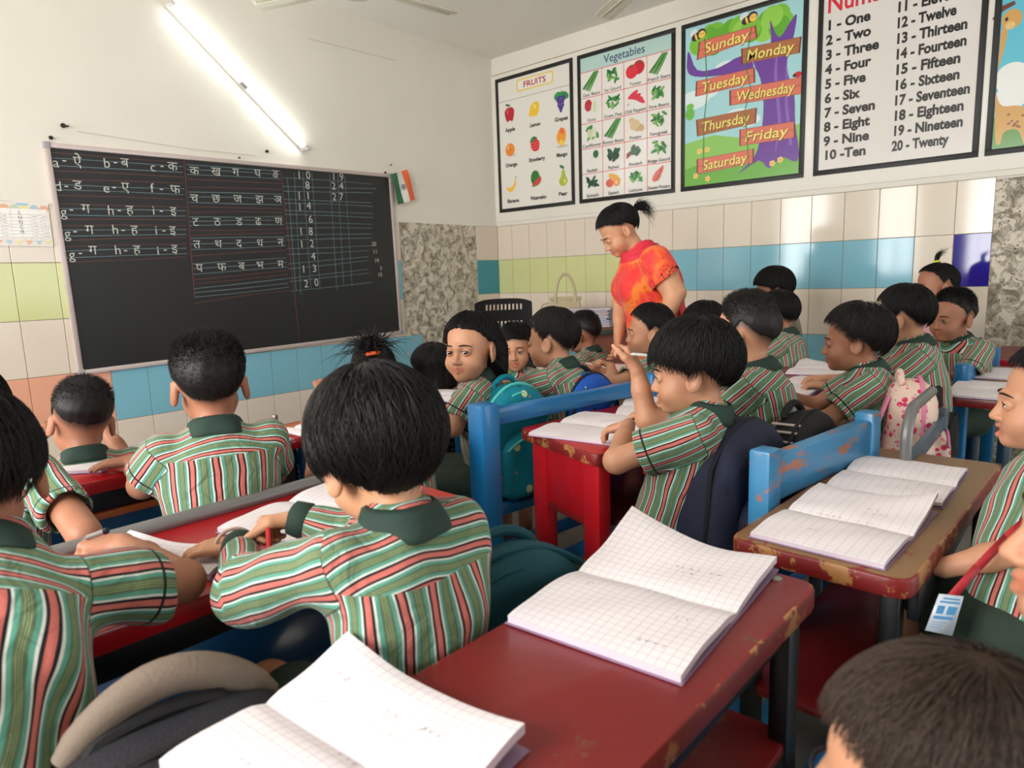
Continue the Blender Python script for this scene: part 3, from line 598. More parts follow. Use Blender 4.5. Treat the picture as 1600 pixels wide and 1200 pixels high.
# ================= school furniture =================
M_red = mat('red_enamel', rgb(186, 22, 32), .28, .10, 5, bump=.02, bscale=30, coat=.25, wear=rgb(128, 40, 30), wscale=5, wlev=.66)
M_dred = mat('dark_red_enamel', rgb(128, 26, 26), .38, .16, 6, bump=.04, bscale=50, coat=.1, wear=rgb(112, 70, 44), wscale=7, wlev=.60)
M_worn = mat('bare_worn_wood', rgb(150, 116, 78), .5, .14, 6, col2=rgb(120, 84, 52), bump=.05, bscale=60, wear=rgb(128, 44, 36), wscale=4.5, wlev=.59, stretch=(1, 3, 1))
M_edge = mat('chipped_red_edge', rgb(128, 28, 26), .45, .15, 12, bump=.1, bscale=80, wear=rgb(168, 116, 66), wscale=16, wlev=.53)
M_blue = mat('blue_enamel', rgb(22, 116, 176), .32, .12, 5, bump=.03, bscale=40, coat=.2, wear=rgb(30, 70, 100), wscale=10, wlev=.66)
M_bluew = mat('blue_enamel_flaked', rgb(52, 132, 180), .36, .12, 6, bump=.05, bscale=50, coat=.15, wear=rgb(168, 104, 78), wscale=6, wlev=.55, stretch=(.5, 1, 1.6))
M_dblue = mat('deep_blue_enamel', rgb(16, 66, 104), .28, .14, 7, bump=.03, bscale=50, coat=.3)
M_slate = mat('slate_blue_metal', rgb(78, 98, 112), .35, .12, 8, metal=.2)
M_black = mat('black_painted_metal', rgb(22, 22, 24), .4, .2, 12)
M_greyrail = mat('grey_metal_rail', rgb(124, 122, 120), .35, .1, 14, metal=.35)
M_orange = mat('orange_varnished_wood', rgb(178, 96, 48), .35, .15, 8, stretch=(1, 6, 1), coat=.2)
M_screw = mat('steel_screw', rgb(170, 166, 158), .3, .1, 30, metal=.8)
def quad_round(P, r=.03, n=4):
    out = []; m = len(P)
    for i in range(m):
        p0, p, p1 = Vector(P[i-1]), Vector(P[i]), Vector(P[(i+1) % m]); a = (p0-p).normalized()*r; b = (p1-p).normalized()*r
        for k in range(n+1):
            t = k/n; out.append(tuple((p+a)*(1-t)**2+p*2*t*(1-t)+(p+b)*t*t))
    return out
def desk(label, P, zt, top, edge, th=.035, legs=None, legsize=(.045, .03), shelf=None, panels=(), ledge=None, rot_r=.03, screws=(), name='school_desk', skip=(), own=None):
    """P: four corners of the top (near left, near right, far right, far left) in metres; legs: material"""
    c = sum((Vector(p) for p in P), Vector((0, 0)))/4; Q = [Vector(p)-c for p in P]
    d = thing(name, label, 'desk', (c.x, c.y, 0), 0, 'school desks')
    mb = MB(); o = quad_round(Q, rot_r); mb.slab(o, zt-th, zt, .005, 1)
    for i, f in enumerate(mb.f):
        if all(mb.v[k][2] > zt-.0005 for k in f): mb.m[i] = 0
    mb.build('tabletop', [top, edge], d, 40)
    ins = [c_*.9 for c_ in Q]
    for i, q in enumerate([Vector((s.x-math.copysign(.045, s.x), s.y-math.copysign(.035, s.y))) for s in Q]):
        if i in skip: continue
        mb = MB(); mb.box(q.x-legsize[0]/2, q.x+legsize[0]/2, q.y-legsize[1]/2, q.y+legsize[1]/2, 0, zt-th, bev=.004); mb.build('leg', legs if not isinstance(legs, (list, tuple)) else legs[i], d)
    x0, x1 = min(q.x for q in Q)+.05, max(q.x for q in Q)-.05; y0, y1 = min(q.y for q in Q)+.03, max(q.y for q in Q)-.03
    mb = MB()
    for yy in (y0+.01, y1-.01): mb.box(x0+(.12 if own else 0), x1, yy-.008, yy+.008, zt-th-.05, zt-th, bev=.002)
    mb.build('under_rail', legs if not isinstance(legs, (list, tuple)) else legs[0], d)
    if own: own(d, c)
    if shelf:
        mb = MB(); mb.box(x0-.01+(.13 if own else 0), x1+.01, y0-.005, y1+.005, shelf[0]-.018, shelf[0], bev=.003); mb.build('shelf', shelf[1], d)
    for nm, (a0, a1, b0, b1, c0, c1), m in panels:
        mb = MB(); mb.box(a0-c.x, a1-c.x, b0-c.y, b1-c.y, c0, c1, bev=.004); mb.build(nm, m, d)
    if ledge:
        a, b = Q[3], Q[2]; mb = MB(); mb.tube([(a.x+.01, a.y-.018, zt+.008), (b.x-.01, b.y-.018, zt+.008)], .017, 12); mb.build('pencil_ledge', ledge, d)
    for sx, sy in screws:
        mb = MB(); mb.lathe([(.009, 0), (.009, .002), (.004, .0035)], 12, 0, Matrix.Translation((sx-c.x, sy-c.y, zt))); mb.build('screw', M_screw, d)
    return d
def end_boards(d, c):
    e = Vector((.14, .39, 0)).normalized(); n = Vector((e.y, -e.x, 0)); p0 = Vector((1.445, .985, 0))+n*.05+e*.035-Vector((c.x, c.y, 0)); p1 = Vector((1.585, 1.375, 0))+n*.05-e*.03-Vector((c.x, c.y, 0))
    def board(a, b, z0, z1, nm, m, t=.022):
        mb = MB(); M = Matrix((e, -n, Vector((0, 0, 1)))).transposed().to_4x4(); M.translation = (a+b)/2; l = (b-a).length; mb.box(-l/2, l/2, -t/2, t/2, z0, z1, 0, .003, M); mb.build(nm, m, d)
    board(p0+e*.07, p1-e*.07, .44, .624, 'end_panel', M_red); board(p0+e*.07-n*.004, p1-e*.07-n*.004, .425, .440, 'end_batten', M_dred, .026)
    board(p0, p0+e*.075, 0, .624, 'leg', M_red, .04); board(p1-e*.075, p1, 0, .624, 'leg', M_red, .04)
def R4(x0, x1, y0, y1, rot=0):
    cx, cy = (x0+x1)/2, (y0+y1)/2; r = Matrix.Rotation(rot, 2)
    return [tuple(Vector((cx, cy))+r @ Vector((x-cx, y-cy))) for x, y in ((x0, y0), (x1, y0), (x1, y1), (x0, y1))]
ZD = .66
sc = onZ(1213, 905, ZD)
desk('red desk in the front row with two open squared notebooks, nearest the viewer', R4(.06, 1.025, .305, .60, -.02), ZD, M_dred, M_edge, legs=(M_black, M_black, M_black, M_black), shelf=(.42, M_dred), screws=[(sc.x, sc.y)], rot_r=.035)
desk('desk with top worn to bare brown wood and two ruled notebooks', R4(1.175, 2.04, .185, .495, -.04), .63, M_worn, M_edge, legs=M_black, shelf=(.33, M_dred), rot_r=.04, screws=[(1.93, .42)])
desk('bright red desk with solid end panel beside the blue bench post', [(1.445, .985), (2.36, .90), (2.42, 1.27), (1.585, 1.375)], ZD, M_red, M_edge, legs=(M_red, M_red, M_dred, M_red), legsize=(.05, .085), shelf=(.44, M_dred),
     skip=(0, 3), own=end_boards)
desk('red desk with grey raised ledge under the arms of the boy holding a red pencil', R4(.05, 1.005, 1.02, 1.40, -.02), ZD, M_red, M_red, legs=M_black, panels=[('lower_shelf', (.09, .76, 1.10, 1.385, .405, .43), M_dblue)], ledge=M_greyrail, rot_r=.015)
desk('bright red desk in front of the boy with short spiky hair', R4(.36, 1.13, 1.88, 2.13, -.02), ZD, M_red, M_red, legs=M_black, rot_r=.012, shelf=(.57, M_orange), panels=[('front_board', (.40, 1.07, 1.965, 1.985, .40, .552), M_blue)])
mb = MB()
d6 = desk('desk with orange wooden edge and black perforated front panel, right of the short haired boy', R4(1.15, 1.94, 1.95, 2.17), .645, M_orange, M_orange, legs=M_blue, rot_r=.012, shelf=(.50, M_black))
pp = MB(); nx, nz = 34, 6; x0, x1, z0, z1 = -.27, .36, -.135+.645, -.02+.645-.03; y = -.085
for i in range(nx+1): pp.box(x0+(x1-x0)*i/nx-.005, x0+(x1-x0)*i/nx+.005, y-.003, y+.003, z0-.08, z1, seg=1)
for j in range(nz+1): pp.box(x0, x1, y-.003, y+.003, z0-.08+(z1-z0+.08)*j/nz-.006, z0-.08+(z1-z0+.08)*j/nz+.006, seg=1)
pp.build('perforated_panel', M_black, d6, 0)
desk('red desk with a chipped corner under the boy in profile near the teacher', [(2.49, 1.60), (2.92, 1.59), (3.0, 1.97), (2.74, 2.0)], ZD, M_edge, M_red, legs=M_dred, shelf=(.5, M_dred))
desk('dark red desk with two open notebooks in front of the bobbed child', R4(2.36, 3.32, .90, 1.22), ZD, M_dred, M_dred, legs=(M_black, M_red, M_red, M_black), shelf=(.585, M_dred), rot_r=.035, screws=[(3.2, 1.14)])
d9 = desk('dark red topped desk on slate blue metal frame with two notebooks by the right edge', R4(2.86, 3.82, .19, .475, -.02), .65, M_worn, M_dred, legs=M_slate, legsize=(.05, .02), shelf=None, rot_r=.015)
desk('red desk behind the blue bench at the far right by the bare plaster', R4(3.99, 4.66, .14, .44), .66, M_dred, M_red, legs=M_dblue, rot_r=.015)
# ---- teacher's table ----
tt = thing('teacher_table', 'brown wooden teacher table with red brown front against the tiled wall', 'table', (4.25, 3.02, 0))
mb = MB(); mb.box(-.45, .44, -.31, .31, .73, .756, bev=.004); mb.build('tabletop', mat('table_veneer', rgb(168, 124, 92), .4, .12, 6, stretch=(1, 6, 1)), tt)
mb = MB(); mb.box(-.455, .445, -.315, .315, .70, .729, bev=.004); mb.build('edge_band', mat('grey_edge_band', rgb(84, 82, 80), .5), tt)
mb = MB(); mb.box(-.41, .40, -.28, -.26, .12, .70, bev=.003); mb.build('modesty_panel', mat('red_brown_board', rgb(168, 92, 74), .5, .08, 4), tt)
for sx in (-.41, .40):
    for sy in (-.27, .27):
        mb = MB(); mb.box(sx-.02, sx+.02, sy-.02, sy+.02, 0, .70, bev=.003); mb.build('leg', mat('grey_edge_band', None), tt)
# ---- benches ----
def bench(label, cx, cy, L_, D_, rot=0, zs=.40, back=None, m=M_blue, ms=None, leg=None, rail_h=.73, ext=0., post=(.06, .05), rail=(.035, .10), zoff=0):
    b = thing('school_bench', label, 'bench', (cx, cy, 0), rot, 'school benches'); ms = ms or m; leg = leg or m
    mb = MB(); mb.box(-L_/2-ext, L_/2, -D_/2, D_/2, zs-.035, zs, bev=.008); mb.build('seat', ms, b)
    for sx in (-1, 1):
        for sy in (-1, 1):
            x, y = sx*(L_/2-.05), sy*(D_/2-.04); mb = MB(); mb.box(x-.025, x+.025, y-.02, y+.02, 0, zs-.035, bev=.004); mb.build('leg', leg, b)
    mb = MB()
    for sy in (-1, 1): mb.box(-L_/2+.05, L_/2-.05, sy*(D_/2-.04)-.01, sy*(D_/2-.04)+.01, .10, .15, bev=.003)
    mb.build('stretcher', leg, b)
    if back:
        y = -D_/2-post[1]/2+.004
        for sx in (-1, 1):
            x = sx*(L_/2-post[0]/2); mb = MB(); mb.box(x-post[0]/2, x+post[0]/2, y-post[1]/2, y+post[1]/2, 0, rail_h+.02, bev=.007); mb.build('back_post', back, b)
        mb = MB(); mb.box(-L_/2+post[0]*.6, L_/2-post[0]*.6, y-rail[0]/2, y+rail[0]/2, rail_h-rail[1], rail_h, bev=.007); mb.build('back_rail', back, b)
    return b
bench('blue bench seat corner under the right end of the nearest red desk', .62, .13, .84, .34, 0, .38, None, M_blue)
bench('blue bench tucked under the worn brown desk', 1.72, .02, .80, .28, 0, .38, None, M_dblue)
bench('deep blue glossy bench under the boy holding a red pencil', .24, .775, .96, .28, -.02, .40, None, M_dblue, leg=M_black)
bench('blue bench with flaking paint on its back rail behind the dark navy backpack', 1.70, .65, .58, .27, -.14, .40, M_bluew, M_blue, post=(.055, .05), rail=(.04, .10))
bench('slate bench under the two children beside the pink backpack', 2.66, .60, .74, .26, 0, .40, None, M_slate)
bench('blue bench at the far right under the boy looking sideways', 3.55, .56, .74, .26, -.04, .40, M_blue, M_dblue, rail_h=.71)
bench('blue bench with chipped seat edge between the teal backpack and the bright red desk', 1.89, 1.535, .88, .30, -.14, .40, M_blue, M_blue, post=(.07, .075), rail=(.035, .055), rail_h=.735, ext=.05)
bench('blue bench seat with brown rail behind the boy with short spiky hair', .55, 1.545, .84, .26, -.02, .40, M_orange, M_blue, post=(.03, .03), rail=(.02, .03), rail_h=.52)
bench('blue bench under the boy in profile near the teacher', 2.95, 1.40, .8, .26, 0, .40, None, M_blue)
bench('blue bench in the second row under the boy in front at the left', .62, 2.46, .84, .26, 0, .40, None, M_blue)
bench('blue bench under the child facing the camera', 2.45, 2.62, 1.3, .26, 0, .40, None, M_blue)
# bent metal end frame of the bench behind the pink bag
ef = thing('bench_end_frame', 'grey bent metal frame beside the pink backpack', 'frame', (2.62, .50, 0))
a = onY(1417, 672, .36); ef.location = (a.x, .36, 0); pts = [Vector((0, 0, 0)), Vector((0, 0, a.z-.05))]
for k in range(8): t = k/7*PI/2; pts.append(Vector((.08*(1-math.cos(t)), 0, a.z-.03+.08*math.sin(t))))
pts.append(Vector((.30, 0, a.z+.055)))
mb = MB(); mb.tube(pts, .014, 10); mb.build('bent_tube', M_greyrail, ef)
mb = MB(); mb.bar((0, .0, a.z-.10), (.52, .0, a.z-.07), .015, .05, (0, 0, 1), .003); mb.build('cross_bar', M_slate, ef)
mb = MB(); mb.bar((.52, .0, a.z-.03), (.40, -.0, 0), .06, .02, (0, 1, 0), .003); mb.build('slanted_leg', M_slate, ef)
# ---- teacher's chair, perforated back ----
ch = thing('plastic_chair', 'black plastic chair with perforated back in front of the bare plaster', 'chair', (3.37, 3.09, 0)); rc = Matrix.Rotation(math.radians(-38), 4, 'Z')
mb = MB(); W2, H2 = .20, .50
def chp(u, v): x = u*W2*(1.02-.12*v); return rc @ Vector((x, .03*(1-u*u)-.09*v-.2, .50+v*H2))
nu, nv = 30, 14
def hole(i, j): return 4 < i < 26 and i % 2 == 0 and j in (4, 5, 8, 9, 12) and j < 13
G = [[chp(-1+2*i/nu, (j/nv)-(.05*(abs(-1+2*i/nu))**4 if j == nv else 0)) for j in range(nv+1)] for i in range(nu+1)]
nrm = rc @ Vector((0, -.012, 0)); vs = [p for r in G for p in r]; n0 = len(vs); vs += [p+nrm for p in vs]; fs = []; w = nv+1
solid = lambda i, j: 0 <= i < nu and 0 <= j < nv and not hole(i, j)
for i in range(nu):
    for j in range(nv):
        if not solid(i, j): continue
        a, b, c, d = i*w+j, (i+1)*w+j, (i+1)*w+j+1, i*w+j+1; fs += [(a, d, c, b), (a+n0, b+n0, c+n0, d+n0)]
        for (di, dj, e0, e1) in ((-1, 0, d, a), (1, 0, b, c), (0, -1, a, b), (0, 1, c, d)):
            if not solid(i+di, j+dj): fs.append((e0, e1, e1+n0, e0+n0))
mb.add(vs, fs); M_cpl = mat('black_plastic', rgb(30, 29, 30), .35, .08, 10); mb.build('chair_back', M_cpl, ch)
mb = MB(); mb.slab(rrect(-.22, .22, -.2, .22, .06), .42, .445, .008, 0, rc); mb.build('seat', M_cpl, ch)
for sx in (-1, 1):
    for sy in (-1, 1): mb = MB(); mb.tube([rc @ Vector((sx*.18, sy*.17, .42)), rc @ Vector((sx*.22, sy*.21, 0))], .018, 10); mb.build('leg', M_cpl, ch)
    mb = MB(); mb.tube([rc @ Vector((sx*.21, -.2, .44)), rc @ Vector((sx*.2, -.21, .6)), rc @ Vector((sx*.17, -.25, .75))], .016, 8); mb.build('back_upright', M_cpl, ch)
# ---- blue perforated plastic chair by the front wall ----
bcx = thing('plastic_chair', 'blue plastic chair with perforated sides under the orange edged desk', 'chair', (1.25, 2.03, 0))
mb = MB()
for i in range(15): mb.box(-.17+.34*i/14-.006, -.17+.34*i/14+.006, -.012, 0, .02, .56, seg=1)
for j in range(26): mb.box(-.18, .18, -.012, 0, .04+.5*j/25-.006, .04+.5*j/25+.006, seg=1)
mb.box(-.2, -.17, -.016, .004, 0, .57, bev=.004); mb.box(.17, .2, -.016, .004, 0, .57, bev=.004); mb.box(-.2, .2, -.016, .004, .545, .585, bev=.004)
mb.build('perforated_side', mat('blue_plastic', rgb(26, 110, 190), .35, .08, 8), bcx)
mb = MB(); mb.box(-.19, .19, 0, .22, .36, .385, bev=.006); mb.build('seat', mat('blue_plastic', None), bcx)
# ================= people: smooth blended surfaces =================
class Field:
    """a grid of distances; shapes are blended in smoothly, then the zero surface becomes a mesh"""
    def __init__(s, lo, hi, h):
        s.h = h; s.lo = np.array(lo, float)-2*h; n = np.ceil((np.array(hi)-s.lo)/h).astype(int)+3; s.n = n
        s.F = np.full(n, 1.0, np.float32); s.ax = [(s.lo[i]+h*np.arange(n[i])).astype(np.float32) for i in range(3)]
    def sl(s, lo, hi):
        a = np.maximum(0, np.floor((np.array(lo)-s.lo)/s.h).astype(int)-1); b = np.minimum(s.n, np.ceil((np.array(hi)-s.lo)/s.h).astype(int)+2)
        if np.any(b <= a): return None
        S = tuple(slice(a[i], b[i]) for i in range(3)); X, Y, Z = np.meshgrid(*[s.ax[i][S[i]] for i in range(3)], indexing='ij', sparse=True)
        return S, X, Y, Z
    def op(s, fn, lo, hi, k=.01, mode='u'):
        m = max(k, s.h*2); r = s.sl(np.array(lo)-m, np.array(hi)+m)
        if r is None: return
        S, X, Y, Z = r; d = fn(X, Y, Z).astype(np.float32); f = s.F[S]
        if mode == 'u': h = np.clip(.5+.5*(f-d)/k, 0, 1); s.F[S] = f*(1-h)+d*h-k*h*(1-h)
        else: h = np.clip(.5-.5*(f+d)/k, 0, 1); s.F[S] = f*(1-h)-d*h+k*h*(1-h)
    def cap(s, a, b, r1, r2=None, k=.01, mode='u'):
        a, b = np.array(a, np.float32), np.array(b, np.float32); r2 = r1 if r2 is None else r2; d = b-a; L2 = float(d @ d)+1e-12; R = max(r1, r2)
        def fn(X, Y, Z):
            x, y, z = X-a[0], Y-a[1], Z-a[2]; t = np.clip((x*d[0]+y*d[1]+z*d[2])/L2, 0, 1)
            return np.sqrt((x-t*d[0])**2+(y-t*d[1])**2+(z-t*d[2])**2)-(r1+(r2-r1)*t)
        s.op(fn, np.minimum(a, b)-R, np.maximum(a, b)+R, k, mode)
    def ell(s, c, r, R=None, k=.01, mode='u'):
        c = np.array(c, np.float32); R = np.eye(3) if R is None else np.array(R); r = np.array(r, np.float32); m = float(r.max()); mn = float(r.min())
        def fn(X, Y, Z):
            x, y, z = X-c[0], Y-c[1], Z-c[2]; q = [(x*R[0, i]+y*R[1, i]+z*R[2, i])/r[i] for i in range(3)]
            k0 = np.sqrt(q[0]**2+q[1]**2+q[2]**2); k1 = np.sqrt(sum((q[i]/r[i])**2 for i in range(3)))+1e-9
            return k0*(k0-1)/k1
        s.op(fn, c-m, c+m, k, mode)
    def mesh(s):
        F = s.F; S = F < 0; c = np.zeros(tuple(np.array(F.shape)-1), np.int8)
        for i in (0, 1):
            for j in (0, 1):
                for k in (0, 1): c += S[i:S.shape[0]-1+i, j:S.shape[1]-1+j, k:S.shape[2]-1+k]
        cells = np.argwhere((c > 0) & (c < 8)); n = len(cells)
        if n == 0: return np.zeros((0, 3)), np.zeros((0, 4), int)
        idx = np.full(c.shape, -1, np.int64); idx[tuple(cells.T)] = np.arange(n)
        acc = np.zeros((n, 3)); cnt = np.zeros(n)
        for ax in range(3):
            o = [a for a in range(3) if a != ax]
            for p in (0, 1):
                for q in (0, 1):
                    A = cells.copy(); A[:, o[0]] += p; A[:, o[1]] += q; B = A.copy(); B[:, ax] += 1
                    fa, fb = F[tuple(A.T)], F[tuple(B.T)]; m = (fa < 0) != (fb < 0); t = np.where(m, fa/(fa-fb+1e-20), 0)
                    P = A.astype(float); P[:, ax] += t; acc[m] += P[m]; cnt[m] += 1
        V = acc/np.maximum(cnt, 1)[:, None]*s.h+s.lo; fs = []
        for ax in range(3):
            o = [(ax+1) % 3, (ax+2) % 3]; sl0 = [slice(None)]*3; sl1 = [slice(None)]*3; sl0[ax] = slice(0, -1); sl1[ax] = slice(1, None)
            a, b = S[tuple(sl0)], S[tuple(sl1)]; E = np.argwhere(a != b); E = E[(E[:, o[0]] > 0) & (E[:, o[1]] > 0) & (E[:, o[0]] < F.shape[o[0]]-1) & (E[:, o[1]] < F.shape[o[1]]-1)]
            if not len(E): continue
            q = []
            for u, v in ((1, 1), (0, 1), (0, 0), (1, 0)):
                C = E.copy(); C[:, o[0]] -= u; C[:, o[1]] -= v; q.append(idx[tuple(C.T)])
            q = np.stack(q, 1); fl = ~S[tuple(E.T)]; q[fl] = q[fl][:, ::-1]; fs.append(q[(q >= 0).all(1)])
        return V, np.concatenate(fs) if fs else np.zeros((0, 4), int)
def smooth_mesh(V, Fc, it=1, lam=.5):
    if len(V) == 0: return V
    e = np.concatenate([Fc[:, [0, 1]], Fc[:, [1, 2]], Fc[:, [2, 3]], Fc[:, [3, 0]]]); deg = np.bincount(e.ravel(), minlength=len(V))
    for _ in range(it):
        A = np.zeros_like(V)
        for k in range(3): A[:, k] = np.bincount(e[:, 0], V[e[:, 1], k], len(V))+np.bincount(e[:, 1], V[e[:, 0], k], len(V))
        V = V*(1-lam)+lam*A/np.maximum(deg, 1)[:, None]
    return V
class Parts:
    """several pieces gathered into one mesh with material slots and point attributes"""
    def __init__(s): s.V = []; s.Fq = []; s.M = []; s.A = {}; s.n = 0
    def add(s, V, F, m=0, **at):
        if len(V) == 0: return
        s.V.append(np.asarray(V, float)); s.Fq.append([tuple(int(i)+s.n for i in f) for f in F]); s.M += [m]*len(F)
        for k, v in at.items(): s.A.setdefault(k, []).append((s.n, np.asarray(v, float)))
        s.n += len(V)
    def build(s, name, mats, parent=None, loc=None, org=None):
        V = np.concatenate(s.V); org = np.zeros(3) if org is None else np.array(org); me = bpy.data.meshes.new(name)
        me.from_pydata((V-org).tolist(), [], [f for g in s.Fq for f in g]); me.polygons.foreach_set('material_index', s.M)
        for m in mats: me.materials.append(m)
        for k, lst in s.A.items():
            d3 = lst[0][1].ndim == 2; at = me.attributes.new(k, 'FLOAT_VECTOR' if d3 else 'FLOAT', 'POINT'); buf = np.zeros((s.n, 3) if d3 else s.n, np.float32)
            for o, v in lst: buf[o:o+len(v)] = v
            at.data.foreach_set('vector' if d3 else 'value', buf.ravel())
        me.update(); me.shade_smooth(); return link(name, me, parent, loc)
def nv(v): v = np.asarray(v, float); return v/(np.linalg.norm(v)+1e-12)
# ---------------- materials for people ----------------
def skin(name, c, c2):
    m, nt, b = nodes_of(name); tc = N(nt, 'ShaderNodeTexCoord'); n = N(nt, 'ShaderNodeTexNoise', i_Scale=22., i_Detail=4.); L(nt, tc.outputs['Object'], n.inputs[0])
    mx = N(nt, 'ShaderNodeMix', data_type='RGBA'); L(nt, n.outputs[0], mx.inputs[0]); mx.inputs[6].default_value = c; mx.inputs[7].default_value = c2
    at = N(nt, 'ShaderNodeAttribute', attribute_name='lip'); m2 = N(nt, 'ShaderNodeMix', data_type='RGBA'); L(nt, at.outputs['Fac'], m2.inputs[0]); L(nt, mx.outputs[2], m2.inputs[6]); m2.inputs[7].default_value = tuple(a*b_ for a, b_ in zip(c[:3], (.82, .55, .55)))+(1,)
    a3 = N(nt, 'ShaderNodeAttribute', attribute_name='stub'); m3 = N(nt, 'ShaderNodeMix', data_type='RGBA'); L(nt, a3.outputs['Fac'], m3.inputs[0]); L(nt, m2.outputs[2], m3.inputs[6]); m3.inputs[7].default_value = rgb(34, 27, 25); L(nt, m3.outputs[2], b.inputs['Base Color']); b.inputs['Roughness'].default_value = .5; b.inputs['Subsurface Weight'].default_value = .12; b.inputs['Subsurface Radius'].default_value = (.02, .008, .004); b.inputs['Subsurface Scale'].default_value = .5
    b.inputs['Specular IOR Level'].default_value = .4; return m
SKIN = [skin('skin_warm_brown', rgb(198, 146, 114), rgb(186, 130, 100)), skin('skin_brown', rgb(172, 118, 90), rgb(158, 104, 80)), skin('skin_light_brown', rgb(210, 156, 120), rgb(196, 140, 106))]
def hairm(name, c, c2, rough=.42):
    m, nt, b = nodes_of(name); tc = N(nt, 'ShaderNodeTexCoord'); n = N(nt, 'ShaderNodeTexNoise', i_Scale=160., i_Detail=2.); L(nt, tc.outputs['Object'], n.inputs[0])
    mx = N(nt, 'ShaderNodeMix', data_type='RGBA'); L(nt, n.outputs[0], mx.inputs[0]); mx.inputs[6].default_value = c; mx.inputs[7].default_value = c2; L(nt, mx.outputs[2], b.inputs['Base Color'])
    b.inputs['Roughness'].default_value = rough; b.inputs['Specular IOR Level'].default_value = .28; return m
HAIR = {'black': hairm('black_hair', rgb(13, 11, 11), rgb(24, 20, 19), .5), 'soft': hairm('soft_black_hair', rgb(20, 17, 17), rgb(38, 32, 29), .55), 'brown': hairm('dark_brown_hair', rgb(36, 27, 22), rgb(66, 50, 39), .6), 'fade': hairm('cropped_hair', rgb(46, 36, 32), rgb(84, 64, 52), .7)}
M_eye = mat('eye_white', rgb(226, 220, 212), .2, .03, 40); M_iris = mat('dark_brown_iris', rgb(40, 24, 18), .08, .1, 90, coat=.6)
M_green = mat('bottle_green_cotton', rgb(30, 54, 44), .8, .14, 30, bump=.1, bscale=300)
M_green2 = mat('dark_green_twill', rgb(34, 52, 40), .75, .16, 20, bump=.1, bscale=300)
M_shoe = mat('black_school_shoe', rgb(20, 19, 20), .3, .1, 10); M_band = mat('orange_hair_band', rgb(232, 92, 40), .7)
def stripes():
    m, nt, b = nodes_of('striped_cotton'); A = lambda nme: N(nt, 'ShaderNodeAttribute', attribute_name=nme)
    def mth(op, a, b_=None, c=None):
        n = N(nt, 'ShaderNodeMath', operation=op)
        for i, v in enumerate((a, b_, c)):
            if v is None: continue
            if isinstance(v, (int, float)): n.inputs[i].default_value = v
            else: L(nt, v, n.inputs[i])
        return n.outputs[0]
    def sep(o): s_ = N(nt, 'ShaderNodeSeparateXYZ'); L(nt, o, s_.inputs[0]); return s_.outputs
    t, sl, rg = sep(A('torso_xyz').outputs['Vector']), sep(A('sleeve_xyz').outputs['Vector']), sep(A('region').outputs['Vector'])
    ub = mth('MULTIPLY', mth('ARCTAN2', t[0], mth('MULTIPLY', t[1], -1.)), 16/(2*PI)); us = mth('MULTIPLY', mth('ARCTAN2', sl[0], sl[1]), 8/(2*PI)); uy = mth('DIVIDE', rg[2], .042)
    gy, gs = mth('GREATER_THAN', rg[1], 0.), mth('GREATER_THAN', rg[0], 0.)
    def sel(f, a, c): return mth('ADD', mth('MULTIPLY', a, mth('SUBTRACT', 1., f)), mth('MULTIPLY', c, f))
    u = sel(gs, sel(gy, ub, uy), us); tc = N(nt, 'ShaderNodeTexCoord'); wn = N(nt, 'ShaderNodeTexNoise', i_Scale=9., i_Detail=1.5); L(nt, tc.outputs['Object'], wn.inputs[0])
    u = mth('ADD', u, mth('MULTIPLY', wn.outputs[0], .55)); fr = mth('FRACT', u)
    rp = N(nt, 'ShaderNodeValToRGB'); rp.color_ramp.interpolation = 'LINEAR'; cr = rp.color_ramp
    SA, BK, WH_, TE, OL, YE_ = rgb(198, 108, 98), rgb(34, 30, 30), rgb(206, 208, 198), rgb(88, 150, 130), rgb(88, 108, 82), rgb(164, 166, 104)
    seq = [(.0, SA), (.04, SA), (.045, rgb(176, 88, 82)), (.06, SA), (.085, SA), (.09, BK), (.165, BK), (.17, WH_), (.225, WH_), (.245, TE), (.33, TE), (.355, OL), (.42, OL), (.425, YE_), (.447, OL), (.485, OL), (.49, YE_), (.512, OL), (.545, OL), (.55, YE_), (.572, OL), (.645, OL), (.665, TE), (.755, TE), (.775, WH_), (.83, WH_), (.835, BK), (.91, BK), (.915, SA), (1., SA)]
    while len(cr.elements) > 1: cr.elements.remove(cr.elements[-1])
    cr.elements[0].position = seq[0][0]; cr.elements[0].color = seq[0][1]
    for p, c in seq[1:]: e = cr.elements.new(p); e.color = c
    L(nt, fr, rp.inputs[0])
    pipe = mth('MULTIPLY', gs, mth('MULTIPLY', mth('GREATER_THAN', sl[2], .020), mth('LESS_THAN', sl[2], .0245)))
    seam = mth('LESS_THAN', mth('ABSOLUTE', rg[0]), .0012); dk = mth('MAXIMUM', pipe, mth('MULTIPLY', seam, .7))
    mx = N(nt, 'ShaderNodeMix', data_type='RGBA'); L(nt, dk, mx.inputs[0]); L(nt, rp.outputs[0], mx.inputs[6]); mx.inputs[7].default_value = rgb(36, 32, 32)
    L(nt, mx.outputs[2], b.inputs['Base Color']); b.inputs['Roughness'].default_value = .8; b.inputs['Specular IOR Level'].default_value = .2; b.inputs['Sheen Weight'].default_value = .1
    n3 = N(nt, 'ShaderNodeTexNoise', i_Scale=20., i_Detail=2.5, i_Distortion=1.2); L(nt, tc.outputs['Object'], n3.inputs[0]); bp = N(nt, 'ShaderNodeBump', i_Strength=.45, i_Distance=.02); L(nt, n3.outputs[0], bp.inputs['Height']); L(nt, bp.outputs[0], b.inputs['Normal'])
    return m
M_stripe = stripes()
